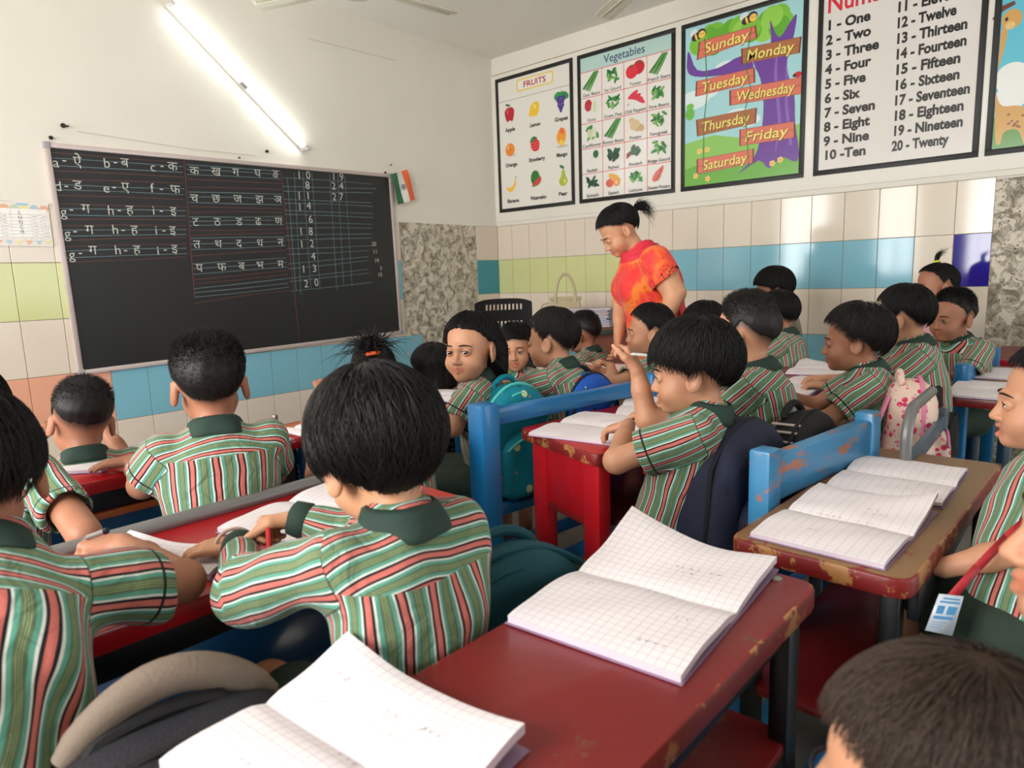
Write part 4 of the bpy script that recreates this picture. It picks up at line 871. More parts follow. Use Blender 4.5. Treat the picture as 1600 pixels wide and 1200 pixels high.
# ---------------- head ----------------
def rotm(yaw, pitch, roll):
    """columns: right, forward, up of a head looking along yaw (degrees), pitched down, rolled to its right"""
    R = Matrix.Rotation(math.radians(yaw-90), 3, 'Z') @ Matrix.Rotation(math.radians(-pitch), 3, 'X') @ Matrix.Rotation(math.radians(roll), 3, 'Y'); return np.array(R)
CC, CR = np.array((0, -.012, .03)), np.array((.071, .088, .077))
def head_mesh(hc, R, s, h, neck_to, look=(0, 0), mouth=.0, adult=0, style=None):
    """skin, eyes, brows; the neck runs down to neck_to (world)"""
    f = Field((-.095*s, -.115*s, -.20*s), (.095*s, .125*s, .125*s), h); X = lambda *p: tuple(np.array(p)*s); fz = -.012 if adult else 0
    f.ell(X(*CC), X(*CR), k=.01)
    f.ell(X(0, .028, -.028+fz), X(.056, .054, .068), k=.02*s); f.ell(X(0, .034, -.06+fz), X(.042, .042, .034), k=.02*s); f.ell(X(0, .066, -.082+fz*1.6), X(.017, .014, .013), k=.02*s)
    for sx in (-1, 1): f.ell(X(.033*sx, .05, -.04), X(.025, .026, .024), k=.02*s); f.cap(X(.006*sx, .079, .008), X(.034*sx, .066, .008), .0085*s, .007*s, k=.014*s)
    for sx in (-1, 1): f.ell(X(.0285*sx, .089, -.006), X(.0165, .014, .0115), k=.010*s, mode='s')
    f.cap(X(0, .079, -.002), X(0, .0935, -.034), .0055*s, .009*s, k=.010*s); 
    for sx in (-1, 1): f.ell(X(.0095*sx, .087, -.037), X(.0065, .007, .006), k=.006*s)
    mz = -.0585+fz*1.3
    for sx in (-1, 1): f.cap(X(0, .0845, mz+.0045), X(.017*sx, .0755, mz+.001), .0052*s, .0028*s, k=.005*s); f.cap(X(0, .0835, mz-.0065-mouth), X(.015*sx, .0755, mz-.001), .0058*s, .003*s, k=.005*s)
    f.cap(X(-.013, .089, mz-.0005-mouth/2), X(.013, .089, mz-.0005-mouth/2), (.0016+mouth*.8)*s, k=.003*s, mode='s')
    for sx in (-1, 1):
        E = np.array(Matrix.Rotation(math.radians(-18*sx), 3, 'Z') @ Matrix.Rotation(.25, 3, 'X'))
        f.ell(X(.0755*sx, -.008, -.012), X(.009, .019, .030), E, k=.006*s); f.ell(X(.086*sx, -.003, -.009), X(.008, .011, .019), E, k=.004*s, mode='s')
    nb = (np.asarray(neck_to)-hc) @ R; f2 = (.037 if not adult else .046)*s
    f.cap(X(0, -.022, -.04), nb, f2, f2*1.04, k=.025*s)
    V, F = f.mesh(); V = smooth_mesh(V, F, 1, .35)
    lip = np.zeros(len(V)); m = (V[:, 1] > .07*s) & (abs(V[:, 0]) < .021*s); zz = V[:, 2]/s-mz+mouth/2; lip[m] = np.clip(1-np.abs(zz[m]/(.0115+mouth))**3, 0, 1)*np.clip((V[m, 1]/s-.073)/.006, 0, 1)
    P = Parts(); out = lambda q: hc+np.asarray(q) @ R.T
    stub = np.zeros(len(V))
    if style and 'stub' in STY[style]:
        q_ = V/s-CC; hz_ = np.hypot(q_[:, 0], q_[:, 1]); el_ = np.degrees(np.arctan2(q_[:, 2], hz_)); az_ = np.degrees(np.arctan2(q_[:, 0], q_[:, 1])); lim_ = np.interp(np.abs(az_), AZK, STY[style]['el'])
        stub = np.clip((el_-lim_+STY[style]['stub'])/STY[style]['stub'], 0, 1)**1.3*.85*np.clip((np.abs(az_)-62)/14, 0, 1)*(np.abs(V[:, 0]) < .0735*s)
    P.add(out(V), F, 0, lip=lip, stub=stub)
    # eyes: ball, iris, upper and lower lid line, brow
    for sx in (-1, 1):
        ec = np.array((.0285*sx, .0698, -.006))*s; er = .0132*s; u = np.linspace(0, PI*.6, 8); w = np.linspace(0, 2*PI, 16, endpoint=False)
        gz = nv((math.sin(math.radians(look[0])), math.cos(math.radians(look[0])), math.sin(math.radians(look[1]))));
        def shell(g_, aa, rr_, mi):
            a1 = nv(np.cross(g_, (0, 0, 1))); a2 = np.cross(a1, g_); Vv = [ec+rr_*(g_*math.cos(a)+math.sin(a)*(a1*math.cos(t)+a2*math.sin(t))) for a in aa for t in w]; m_ = len(w)
            Ff = [((i+1)*m_+k, (i+1)*m_+(k+1) % m_, i*m_+(k+1) % m_, i*m_+k) for i in range(len(aa)-1) for k in range(m_)]; P.add(out(Vv), Ff, mi, lip=np.zeros(len(Vv)))
        shell(np.array((0, 1., 0)), u, er, 1); shell(gz, [.001, .3, .56], er*1.02, 2)
        A0, nA, nE = 66., 21, 5     # lids: patches of a slightly larger ball, closing at the corners
        for up_, e_edge, e_far in ((1, 21., 80.), (-1, -17., -75.)):
            Vv = []
            for i in range(nA):
                az = -125+250*i/(nA-1); c_ = max(0, 1-(abs(az+4*sx)/A0)**2.2)
                for j in range(nE): e_ = math.radians(e_edge*c_-2+(e_far-e_edge*c_)*j/(nE-1)); a_ = math.radians(az); r_ = er*(1.10-.03*(j == nE-1)); Vv.append(ec+r_*np.array((math.sin(a_)*math.cos(e_), math.cos(a_)*math.cos(e_), math.sin(e_))))
            Ff = [(i*nE+j, (i+1)*nE+j, (i+1)*nE+j+1, i*nE+j+1)[::up_] for i in range(nA-1) for j in range(nE-1)]; P.add(out(Vv), Ff, 0, lip=np.zeros(len(Vv)))
            if up_ == 1:
                mb = MB(); mb.tube([Vector(Vv[i*nE]+np.array((0, .0006, -.0002))*s) for i in range(5, nA-5)], [.0004*s]+[.0011*s]*(nA-12)+[.0005*s], 6); P.add(out([list(v) for v in mb.v]), mb.f, 3)
        mb = MB(); pts = [Vector((x*sx*s, y*s, z*s)) for x, y, z in ((.0115, .0885, .0135), (.019, .0873, .0152), (.028, .084, .0160), (.038, .0765, .0142), (.0455, .068, .0105))]; mb.tube(pts, [.0012*s, .0022*s, .0022*s, .0018*s, .0007*s], 6); P.add(out([list(v) for v in mb.v]), mb.f, 3)
    return P
# ---------------- hair ----------------
AZK = [0, 25, 45, 65, 80, 97, 115, 140, 180]
STY = {  # hairline elevation by azimuth, thickness top / side / back, extra: fringe thickness, hem height for long hair, flow
 'short': dict(el=[30, 28, 22, 6, -18, 4, -18, -42, -48], th=(.018, .012, .014), stub=12),
 'fade':  dict(el=[32, 30, 24, 8, -12, 6, -8, -26, -34], th=(.020, .006, .008), stub=24),
 'spiky': dict(el=[34, 32, 26, 8, -16, 4, -16, -40, -46], th=(.014, .008, .011), stub=14),
 'thick': dict(el=[12, 10, 4, -6, -28, -14, -40, -62, -68], th=(.027, .024, .030)),
 'bowl':  dict(el=[4, 2, -2, -8, -24, -6, -26, -46, -50], th=(.024, .021, .020)),
 'cap':   dict(el=[14, 12, 8, -2, -14, -4, -18, -36, -42], th=(.018, .016, .014)),
 'tied':  dict(el=[36, 34, 28, 12, -14, 4, -18, -36, -42], th=(.008, .008, .009)),
 'tiedlow': dict(el=[25, 24, 20, 8, -4, -4, -24, -46, -52], th=(.013, .013, .016)),
 'wispy': dict(el=[26, 24, 18, 2, -18, -10, -34, -52, -56], th=(.020, .018, .024)),
 'bobback': dict(el=[25, 23, 17, 4, -8, -2, -66, -70, -70], th=(.011, .012, .020), hem=-.088, rad=.106),
 'bob':   dict(el=[30, 27, 22, 8, -40, -70, -70, -70, -70], th=(.012, .016, .020), hem=-.092, rad=.106),
 'bobshort': dict(el=[20, 18, 12, 0, -34, -66, -66, -66, -66], th=(.018, .018, .020), hem=-.075, rad=.092)}
def hair_funcs(style, s, rs):
    st = STY[style]; EL = np.array(st['el'], float); t0, t1, t2 = st['th']; ph = rs.uniform(0, 6.28, 6)
    def el_lim(az): return np.interp(np.abs(az), AZK, EL)+1.0*np.sin(az*.13+ph[0])+.7*np.sin(az*.41+ph[1])
    def rad(d, lift=0., masked=True):
        az = np.degrees(np.arctan2(d[:, 0], d[:, 1])); hz = np.hypot(d[:, 0], d[:, 1]); el = np.degrees(np.arctan2(d[:, 2], hz))
        R0 = 1/np.sqrt((d[:, 0]/CR[0])**2+(d[:, 1]/CR[1])**2+(d[:, 2]/CR[2])**2)
        top = np.clip((el-20)/45, 0, 1); back = np.clip((np.abs(az)-60)/80, 0, 1); th = (t1*(1-back)+t2*back)*(1-top)+t0*top
        if style in ('thick', 'bowl'): th = th*(1-.25*np.clip(-(el+15)/30, 0, 1))
        R = R0+th
        if 'hem' in st:
            w = np.clip((-el+12)/25, 0, 1)*np.clip((np.abs(az)-62)/18, 0, 1); Rl = np.minimum(st['rad']*(1+.03*np.sin(az*.2))/np.maximum(hz, .05), (st['hem']-CC[2])/np.minimum(d[:, 2], -.02)); R = np.where(el < 12, R*(1-w)+np.maximum(R0*.0+Rl, .02)*w, R)
        if masked:
            e0 = el_lim(az); m = np.clip((el-e0)/4+.5, 0, 1); m = m*m*(3-2*m); tp = 1 if ('hem' in st or style in ('thick', 'bowl')) else .16+.84*np.clip((el-e0)/24, 0, 1); R = (R0-.014)*(1-m)+(R0+(R-R0)*tp)*m
        return (R+lift)*s, az, el
    return el_lim, rad
def strand_tubes(pts, r0, taper=True):
    """pts (n,k,3) -> thin three-sided tapered tubes"""
    n, k, _ = pts.shape; t = np.gradient(pts, axis=1); t /= np.linalg.norm(t, axis=2, keepdims=True)+1e-9; ref = nv((.3, .5, .8)); u = np.cross(t, ref); u /= np.linalg.norm(u, axis=2, keepdims=True)+1e-9; w = np.cross(t, u)
    w_ = np.linspace(0, 1, k); r = (r0[:, None] if np.ndim(r0) else r0)*((1-w_**2)*.92+.08 if taper else np.ones(k))
    V = np.stack([pts+(u*math.cos(a)+w*math.sin(a))*r[..., None] for a in (0, 2.094, 4.189)], 2).reshape(-1, 3)
    b = (np.arange(n)[:, None]*k+np.arange(k-1)[None])*3; b = b.reshape(-1); F = np.concatenate([np.stack([b+i, b+(i+1) % 3, b+3+(i+1) % 3, b+3+i], 1) for i in range(3)]); return V, F
def hair_mesh(hc, R, s, style, rs, dens=1., color='black', part=0., messy=1.):
    P = Parts(); el_lim, rad = hair_funcs(style, s, rs); out = lambda q: hc+np.asarray(q) @ R.T; tilt = Matrix.Rotation(math.radians(14), 3, 'X'); T = np.array(tilt)
    nt, npz = int(46), int(88); th = np.linspace(.02, PI*.93, nt); ph = np.linspace(0, 2*PI, npz, endpoint=False); TH, PH = np.meshgrid(th, ph, indexing='ij')
    d = np.stack([np.sin(TH)*np.sin(PH), np.sin(TH)*np.cos(PH), np.cos(TH)], -1).reshape(-1, 3) @ T.T; r, az, el = rad(d)
    g = sum(np.sin(PH.ravel()*k+p+3*np.sin(TH.ravel()*2+p)) for k, p in ((23, 1.), (37, 2.), (51, .4)))/3; r = r+g*.0016*s*min(1, messy)*(.4 if dens > 2 else 1)
    V = CC*s+d*r[:, None]; F = [(i*npz+k, i*npz+(k+1) % npz, (i+1)*npz+(k+1) % npz, (i+1)*npz+k) for i in range(nt-1) for k in range(npz)]; F.append(tuple(range(npz))[::-1]); P.add(out(V), F, 0)
    n = int(1300*dens); k = 7
    if style in ('spiky', 'fade'):
        n = int(4200*dens); dd = rs.normal(size=(n*3, 3)); dd /= np.linalg.norm(dd, axis=1, keepdims=True); r, az, el = rad(dd); ok = el > el_lim(az)-3; dd, r, el = dd[ok][:n], r[ok][:n], el[ok][:n]; k = 3
        top = np.clip((el-10)/40, 0, 1); ln = (.006+.012*top if style == 'spiky' else .002+.016*top)*s; flow = nv((.25, .9, .25)) if style == 'fade' else nv((0, .35, .6)); od = dd*.8+flow*.6*top[:, None]+rs.normal(size=dd.shape)*.28; od[:, 2] -= .7*(1-top); od /= np.linalg.norm(od, axis=1, keepdims=True)
        base = CC*s+dd*(r-.002*s)[:, None]; pts = base[:, None]+od[:, None]*(np.linspace(0, 1, k)[None, :, None]*ln[:, None, None]); V, F = strand_tubes(pts, .00065*s)
        P.add(out(V), F, 0); return P
    phi = rs.uniform(0, 2*PI, n); a0 = np.sqrt(rs.uniform(0, 1, n))*1.5+.05; ln = rs.uniform(.5, 1.1, n); wob = rs.normal(0, .10*messy, n); w2 = rs.normal(0, .05*messy, n); lf = rs.uniform(.0, .0032, n)*messy; pts = []
    tt = np.linspace(0, 1, k); TH = a0[:, None]+ln[:, None]*tt; PHI = phi[:, None]+wob[:, None]*tt+w2[:, None]*np.sin(tt*5+phi[:, None])+part*np.cos(phi[:, None])*tt
    d = np.stack([np.sin(TH)*np.sin(PHI), np.sin(TH)*np.cos(PHI), np.cos(TH)], -1).reshape(-1, 3) @ T.T; r, az, el = rad(d, 0, False); lim = el_lim(az)-rs.uniform(1, (7+8*max(0, messy-1)) if 'hem' not in STY[style] else 3, n).repeat(k)
    ok = el > lim; r = r+(lf.repeat(k)+.0009)*s; Q = (CC*s+d*r[:, None]).reshape(n, k, 3); ok = ok.reshape(n, k); 
    last = np.maximum(ok.cumprod(1).sum(1)-1, 0); keep = ok[:, 0] & (last >= 1); Q, last = Q[keep], last[keep]
    U = np.linspace(0, 1, k)[None]*last[:, None]; i0 = np.floor(U).astype(int); i1 = np.minimum(i0+1, k-1); fr = (U-i0)[..., None]; ar = np.arange(len(Q))[:, None]; Q = Q[ar, i0]*(1-fr)+Q[ar, i1]*fr
    V, F = strand_tubes(Q, rs.uniform(.0006, .0014, len(Q))*s*min(1, 1.5/dens**.5)); P.add(out(V), F, 0); return P
def tuft(base, direc, n, length, spread, droop, rs, r=.0011, curl=None):
    """a gathered bunch of hair leaving base and falling open"""
    k = 9; d = nv(direc)+rs.normal(0, spread, (n, 3)); d /= np.linalg.norm(d, axis=1, keepdims=True); L_ = length*rs.uniform(.6, 1.1, n); t = np.linspace(0, 1, k)
    pts = np.asarray(base)[None, None]+rs.normal(0, .004, (n, 1, 3))+d[:, None]*(t[None, :, None]*L_[:, None, None]); pts[..., 2] -= droop*(t[None]**2.2)*L_[:, None]*rs.uniform(.6, 1.4, (n, 1))
    if curl is not None: pts += np.asarray(curl)[None, None]*(t[None, :, None]**2)*L_[:, None, None]
    return strand_tubes(pts, np.full(n, r))
# ---------------- hands and arms ----------------
POSE = {'flat': ((6, 10, 8), 10, (0, 0)), 'relax': ((22, 30, 22), 6, (10, 0)), 'grip': ((58, 55, 35), 2, (28, 20)), 'curl': ((45, 60, 40), 3, (20, 10)), 'point': ((4, 8, 6), 3, (10, 0))}
def hand(f, Wp, d, n, side, pose='relax', s=1.):
    Wp, d = np.asarray(Wp, float), nv(d); n = nv(np.asarray(n, float)-d*np.dot(n, d)); lat = np.cross(d, n); th = -lat if side == 'R' else lat; cu, sp, tc = POSE[pose]
    for i, (off, ln) in enumerate(((.021, .043), (.0075, .048), (-.006, .044), (-.019, .035))):
        k0 = Wp+(d*(.060-.004*abs(i-1)))*s+th*off*s+n*.002; f.cap(Wp+th*off*.55*s, k0, .0115*s, .0092*s, k=.009*s)
        a = 0; p = k0; ang = math.radians(sp*(1.2-i*.8)); dd = nv(d*math.cos(ang)+th*math.sin(ang)); c_ = cu if pose != 'point' or i == 0 else (55, 60, 40)
        for j, fr in enumerate((.44, .31, .25)):
            a += math.radians(c_[j]*(1+.08*i)); q = p+(dd*math.cos(a)-n*math.sin(a))*ln*fr*s; f.cap(p, q, (.0076-.0008*j-.0005*(i == 3))*s, (.0070-.0009*j-.0005*(i == 3))*s, k=.0025*s); p = q
    b0 = Wp+d*.012*s+th*.014*s; b1 = Wp+d*.036*s+th*.033*s-n*.006*s; f.cap(b0, b1, .0115*s, .0095*s, k=.009*s); t = math.radians(tc[0]); dirt = nv(d*.8+th*(.6-.02*tc[0])-n*math.sin(t)*.8)
    b2 = b1+dirt*.024*s; f.cap(b1, b2, .0085*s, .0078*s, k=.004*s); b3 = b2+nv(dirt-n*.3*math.sin(math.radians(tc[1]+5))+d*.2)*.019*s; f.cap(b2, b3, .0076*s, .006*s, k=.003*s)
def ik(S, Wt, l1, l2, pole):
    S, Wt = np.asarray(S, float), np.asarray(Wt, float); v = Wt-S; D = np.linalg.norm(v); D2 = min(D, (l1+l2)*.985); u = v/(D+1e-9); a = (l1*l1-l2*l2+D2*D2)/(2*D2); hh = math.sqrt(max(1e-6, l1*l1-a*a)); p = np.asarray(pole, float); p = nv(p-u*np.dot(p, u)); return S+u*a+p*hh, S+u*D2
# ---------------- the whole figure ----------------
def person(label, head, yaw, pitch=0, roll=0, pelvis=None, byaw=90, style='short', hair='black', arms=None, s=1., q=1., sk=0, seed=1, look=(0, 0), mouth=0., long_sleeve=False, wrinkle=1., dens=1., lean=None, slump=0., seated=True, lyaw=None, group='pupils in striped uniform shirts', collar=True, shirt_mat=None, part=0., messy=1., shw=1.):
    rs = np.random.default_rng(seed); hc = np.array(head, float); R = rotm(yaw, pitch, roll); f = np.array((math.cos(math.radians(byaw)), math.sin(math.radians(byaw)), 0)); r = np.array((f[1], -f[0], 0.))
    LT = .335*s; nb = hc+R @ np.array((0, -.032, -.068))*s+np.array((0, 0, -.020*s)); pel = np.array(pelvis, float) if pelvis is not None else nb-np.array((0, 0, LT))-f*.06
    up = nv(nb-pel); LT = np.linalg.norm(nb-pel); fr = nv(np.cross(up, r)); rr = np.cross(fr, up); org = np.array((pel[0], pel[1], 0.))
    sh = {sd: pel+up*LT*.86+rr*.108*s*shw*(1 if sd == 'R' else -1) for sd in 'LR'}; arms = arms or {}; A = {}
    if arms == 'down': arms = {sd: dict(e=sh[sd]+rr*.03*(1 if sd == 'R' else -1)-up*.17*s-f*.01, w=pel+f*.13*s+rr*.10*s*(1 if sd == 'R' else -1)+up*.09*s, d=tuple(f), pose='relax') for sd in 'LR'}
    for sd, sx in (('L', -1), ('R', 1)):
        a = dict(arms.get(sd, {})); w = a.get('w'); w = np.array(w, float) if w is not None else pel+f*.32*s+rr*sx*.09*s+up*.13*s
        if 'w' not in a and seated: w[2] = .69
        if 'e' in a: e = np.array(a['e'], float)
        else: e, w = ik(sh[sd], w, .185*s, .165*s, a.get('pole', tuple(rr*sx*.5+np.array((0, 0, -1))-f*.3)))
        A[sd] = dict(S=sh[sd], E=e, W=w, d=np.array(a.get('d', nv(nv(w-e)*1.0+f*.2)), float), n=np.array(a.get('n', (0, 0, 1)), float), pose=a.get('pose', 'relax'), hide=a.get('hide', False))
    # ---- skin: head and neck, trunk and legs, forearms with hands ----
    P = head_mesh(hc, R, s, max(.0026, .0031*q)*s, nb-up*.02*s, look, mouth, 0, style)
    hh = .0095*q; pts = [pel, nb, *sh.values()]
    hip = {sd: pel+rr*.055*s*(1 if sd == 'R' else -1)+np.array((0, 0, -.01)) for sd in 'LR'}
    lf_ = f if lyaw is None else np.array((math.cos(math.radians(lyaw)), math.sin(math.radians(lyaw)), 0))
    if seated: kn = {sd: hip[sd]+lf_*.27*s+rr*(.03 if sd == 'R' else -.03)+np.array((0, 0, .0)) for sd in 'LR'}; an = {sd: np.array((kn[sd][0]+f[0]*.02, kn[sd][1]+f[1]*.02, .07)) for sd in 'LR'}
    else: kn = {sd: np.array((*(hip[sd]+f*.03)[:2], hip[sd][2]*.52)) for sd in 'LR'}; an = {sd: np.array((*hip[sd][:2], .07)) for sd in 'LR'}
    pts += list(kn.values())+list(an.values())+[A[x]['E'] for x in 'LR']; lo, hi = np.min(pts, 0)-.10, np.max(pts, 0)+.10; g = Field(lo, hi, hh)
    g.cap(pel, pel+up*LT*.5, .075*s, .075*s, k=.03); g.cap(pel+up*LT*.5, pel+up*LT*.8, .075*s, .07*s, k=.03); g.cap(sh['L'], sh['R'], .035*s, k=.03); g.cap(pel+up*LT*.8, nb, .045*s, .036*s, k=.02)
    for sd in 'LR': g.cap(A[sd]['S'], A[sd]['S']*.2+A[sd]['E']*.8, .032*s, .029*s, k=.02); g.cap(hip[sd], kn[sd], .058*s, .043*s, k=.02); g.cap(kn[sd], an[sd], .042*s, .028*s, k=.012)
    V, F = g.mesh(); P.add(smooth_mesh(V, F, 1), F, 0, lip=np.zeros(len(V)))
    for sd in 'LR':
        a = A[sd]; 
        if a['hide']: continue
        d = nv(a['d']); pts = [a['E'], a['W'], a['W']+d*.12*s, a['S']*.45+a['E']*.55]; hf = max(.0026, .0030*q); g = Field(np.min(pts, 0)-.05*s, np.max(pts, 0)+.05*s, hf)
        g.cap(a['S']*.5+a['E']*.5, a['E'], .031*s, .0285*s, k=.015); g.cap(a['E'], a['E']*.4+a['W']*.6, .0285*s, .024*s, k=.015); g.cap(a['E']*.4+a['W']*.6, a['W'], .024*s, .0185*s, k=.012); hand(g, a['W'], d, a['n'], sd, a['pose'], s)
        V, F = g.mesh(); P.add(smooth_mesh(V, F, 1, .3), F, 0, lip=np.zeros(len(V)))
    body = P.build('person', [SKIN[sk], M_eye, M_iris, HAIR['black']], None, Vector(org), org); tag(body, label, 'person', group)
    H = hair_mesh(hc, R, s, style, rs, dens, hair, part, messy); H.build('hair', [HAIR[hair]], body, None, org)
    # ---- shirt ----
    hs = .0062*q; zb = -.05*s; aK = np.array([(-.3, .118, .088), (0, .122, .090), (.3, .118, .090), (.6, .128, .094), (.80, .128, .088), (.92, .094, .066), (1.03, .050, .044), (1.2, .02, .02)]); sc_ = s*shw
    def tor(X, Y, Z):
        x, y, z = X-pel[0], Y-pel[1], Z-pel[2]; xl = x*rr[0]+y*rr[1]+z*rr[2]; yl = x*fr[0]+y*fr[1]+z*fr[2]; zl = x*up[0]+y*up[1]+z*up[2]; yl = yl+slump*np.sin(np.clip(zl/LT, 0, 1)*PI)
        a = np.interp(zl/LT, aK[:, 0], aK[:, 1])*sc_; b = np.interp(zl/LT, aK[:, 0], aK[:, 2])*sc_; return xl, yl, zl, a, b
    wv = [(nv(rs.normal(size=3)*np.array((1, 1, .8)))*rs.uniform(26, 75), rs.uniform(0, 6.28)) for _ in range(8)]
    def wr(X, Y, Z): return sum(np.sin(X*k[0]+Y*k[1]+Z*k[2]+p) for k, p in wv)/7
    def fn(X, Y, Z):
        xl, yl, zl, a, b = tor(X, Y, Z); q_ = np.sqrt((xl/a)**2+(yl/b)**2)+1e-6; d = (q_-1)*np.minimum(a, b)*.96; return np.maximum(np.maximum(d, zb-zl), zl-LT*1.06)
    ends = []
    for sd in 'LR':
        a = A[sd]; ends.append(a['W'] if long_sleeve else a['S']*.25+a['E']*.75)
    pts = [pel-up*.08, nb, *sh.values(), *ends, *( [A[x]['E'] for x in 'LR'] if long_sleeve else [])]; lo, hi = np.min(pts, 0)-.15*s, np.max(pts, 0)+.15*s; lo[2] = min(pts, key=lambda p: p[2])[2]-.06*s; g = Field(lo, hi, hs); g.op(fn, lo, hi, .02)
    for sd in 'LR':
        a = A[sd]; ua = nv(a['E']-a['S'])
        if long_sleeve: g.cap(a['S'], a['E'], .05*s, .044*s, k=.03*s); e2 = a['E']*.14+a['W']*.86; g.cap(a['E'], e2, .043*s, .027*s, k=.02*s); a['hem'] = e2; a['hd'] = nv(a['W']-a['E'])
        else:
            e2 = a['S']*.30+a['E']*.70; c0 = a['S']; ll = np.linalg.norm(e2-c0)
            def slv(X, Y, Z, c0=c0, ua=ua, ll=ll):
                x, y, z = X-c0[0], Y-c0[1], Z-c0[2]; t = x*ua[0]+y*ua[1]+z*ua[2]; rad = np.sqrt(np.maximum(x*x+y*y+z*z-np.clip(t, 0, 9)**2, 0)); rr_ = .047*s+.006*s*np.clip(t/ll, 0, 1); return np.maximum(rad-rr_, t-ll)
            m_ = .07*s; g.op(slv, np.minimum(c0, e2)-m_, np.maximum(c0, e2)+m_, .022*s)
            g.cap(e2-ua*.022*s, e2+ua*.05, .040*s, .042*s, k=.004, mode='s'); a['hem'] = e2; a['hd'] = ua
    g.F = (g.F+wr(*np.meshgrid(*g.ax, indexing='ij', sparse=True))*.0075*wrinkle*s).astype(np.float32)
    V, F = g.mesh(); V = smooth_mesh(V, F, 1, .4); xl, yl, zl, a_, b_ = tor(V[:, 0], V[:, 1], V[:, 2]); dt = fn(V[:, 0], V[:, 1], V[:, 2]); SX = np.zeros((len(V), 3)); rS = np.full(len(V), -1.)
    for sd in 'LR':
        a = A[sd]; sgn = 1 if sd == 'R' else -1; segs = [(a['S'], a['E'])]+([(a['E'], a['hem'])] if long_sleeve else [])
        dd = []
        for (p, q_) in segs:
            u = nv(q_-p); t = np.clip((V-p) @ u, 0, np.linalg.norm(q_-p)); dd.append(np.linalg.norm(V-p-t[:, None]*u, axis=1))
        dmin = np.min(dd, 0); side = xl*sgn > 0; along = (V-a['S']) @ nv(a['E']-a['S']); reg = np.minimum(.062*s-dmin, np.where(xl*sgn > .098*sc_, 1, (along-.012*s)*1.0)); reg = np.minimum(np.minimum(reg, xl*sgn-.075*sc_), along+.014*s); reg = np.where(side, reg, -1.)
        if not long_sleeve: reg = np.maximum(reg, np.where(side & (along > .065*s) & (dmin < .07*s), (dt-.006), -1.))
        else: reg = np.maximum(reg, np.where((dt > .012) & (along > -.012*s) & (dmin < .075*s) & (np.linalg.norm(V-A['R' if sd == 'L' else 'L']['E'], axis=1) > np.linalg.norm(V-a['E'], axis=1)), dt-.012, -1.))
        best = (reg > rS); w2 = np.argmin(dd, 0); hemd = np.abs((a['hem']-V) @ a['hd']) if not long_sleeve else np.full(len(V), 1.)
        p0 = segs[0][0]; 
        for si, (p, q_) in enumerate(segs):
            u = nv(q_-p); e1 = nv(np.cross(u, rr+.3*up)); e2_ = np.cross(u, e1); m = best & (w2 == si) if len(segs) > 1 else best
            SX[m, 0] = ((V-p) @ e1)[m]; SX[m, 1] = ((V-p) @ e2_)[m]
        SX[best, 2] = hemd[best]; rS[best] = reg[best]
    ry = zl-LT*(.80+.02*0)+np.where(yl > 0, -.02, 0); REG = np.stack([rS, ry, zl+yl], 1); P = Parts(); P.add(V, F, 0, torso_xyz=np.stack([xl/a_, yl/b_, zl], 1), sleeve_xyz=SX, region=REG)
    shirt = P.build('shirt', [shirt_mat or M_stripe], body, None, org)
    # ---- collar ----
    if collar:
        nd = nv(nb+np.array(R[:, 2])*.02-(nb-up*.03)); na = Parts(); n = 40; prof = [(.041, -.022), (.043, .018), (.0475, .026), (.055, .020), (.066, -.004), (.070, -.016), (.067, -.018), (.052, -.004)]; Vc = []; 
        for i in range(n+1):
            t = math.radians(-166+332*i/n); fw_ = -math.cos(t); c_ = math.cos(t)*-fr+0; dirv = fr*-math.cos(t)+rr*math.sin(t); fall = max(0, -math.cos(t)); point = max(0, 1-min(abs(i), abs(n-i))/4.)
            for j, (ra, z) in enumerate(prof): zz = z-(.012*(1+math.cos(PI-abs(t)))/2 if j < 3 else .012*(1+math.cos(PI-abs(t)))/2+.022*point*(j in (4, 5, 6))); Vc.append(nb+dirv*(ra+.004*math.sin(5*t+seed)*(j > 3))*s*np.array((1,))+up*(zz-.004)*s)
        m = len(prof); Fc = [(i*m+j, i*m+(j+1) % m, (i+1)*m+(j+1) % m, (i+1)*m+j) for i in range(n) for j in range(m)]+[tuple(range(m)), tuple(n*m+j for j in range(m))[::-1]]; na.add(Vc, Fc); na.build('collar', [M_green], shirt, None, org)
    if long_sleeve:
        for sd in 'LR':
            a = A[sd]; mb = MB(); d0 = nv(a['W']-a['E']); c0 = a['hem']-d0*.006; mb.tube([Vector(c0), Vector(c0+d0*.008), Vector(c0+d0*.034), Vector(c0+d0*.038)], [.026*s, .0315*s, .0285*s, .022*s], 18); pc = Parts(); pc.add(np.array([list(v) for v in mb.v]), mb.f); pc.build('cuff', [M_green], shirt, None, org)
    # ---- shorts and shoes ----
    g = Field(np.min([pel, *kn.values(), *hip.values()], 0)-.12, np.max([pel, *kn.values(), *hip.values()], 0)+.12, .0095*q)
    g.cap(pel-up*.02-rr*.03, pel-up*.02+rr*.03, .092*s, k=.02); g.cap(pel+up*.0, pel+up*.03, .088*s, k=.02)
    for sd in 'LR': g.cap(hip[sd], hip[sd]*.3+kn[sd]*.7, .071*s, .068*s, k=.03)
    V, F = g.mesh(); P = Parts(); P.add(smooth_mesh(V, F, 1), F); P.build('shorts', [M_green2], body, None, org)
    for sd in 'LR':
        a = an[sd]; g = Field(a-np.array((.12, .12, .08)), a+np.array((.14, .14, .06)), .009); g.ell(a+f*.035-np.array((0, 0, .04)), (.034, .078, .028), np.stack([r, f, (0, 0, 1)], 1), k=.01); g.cap(a-np.array((0, 0, .03)), a+np.array((0, 0, .0)), .034, k=.015); V, F = g.mesh(); V[:, 2] = np.maximum(V[:, 2], .001); P = Parts(); P.add(V, F); P.build('shoe', [M_shoe], body, None, org)
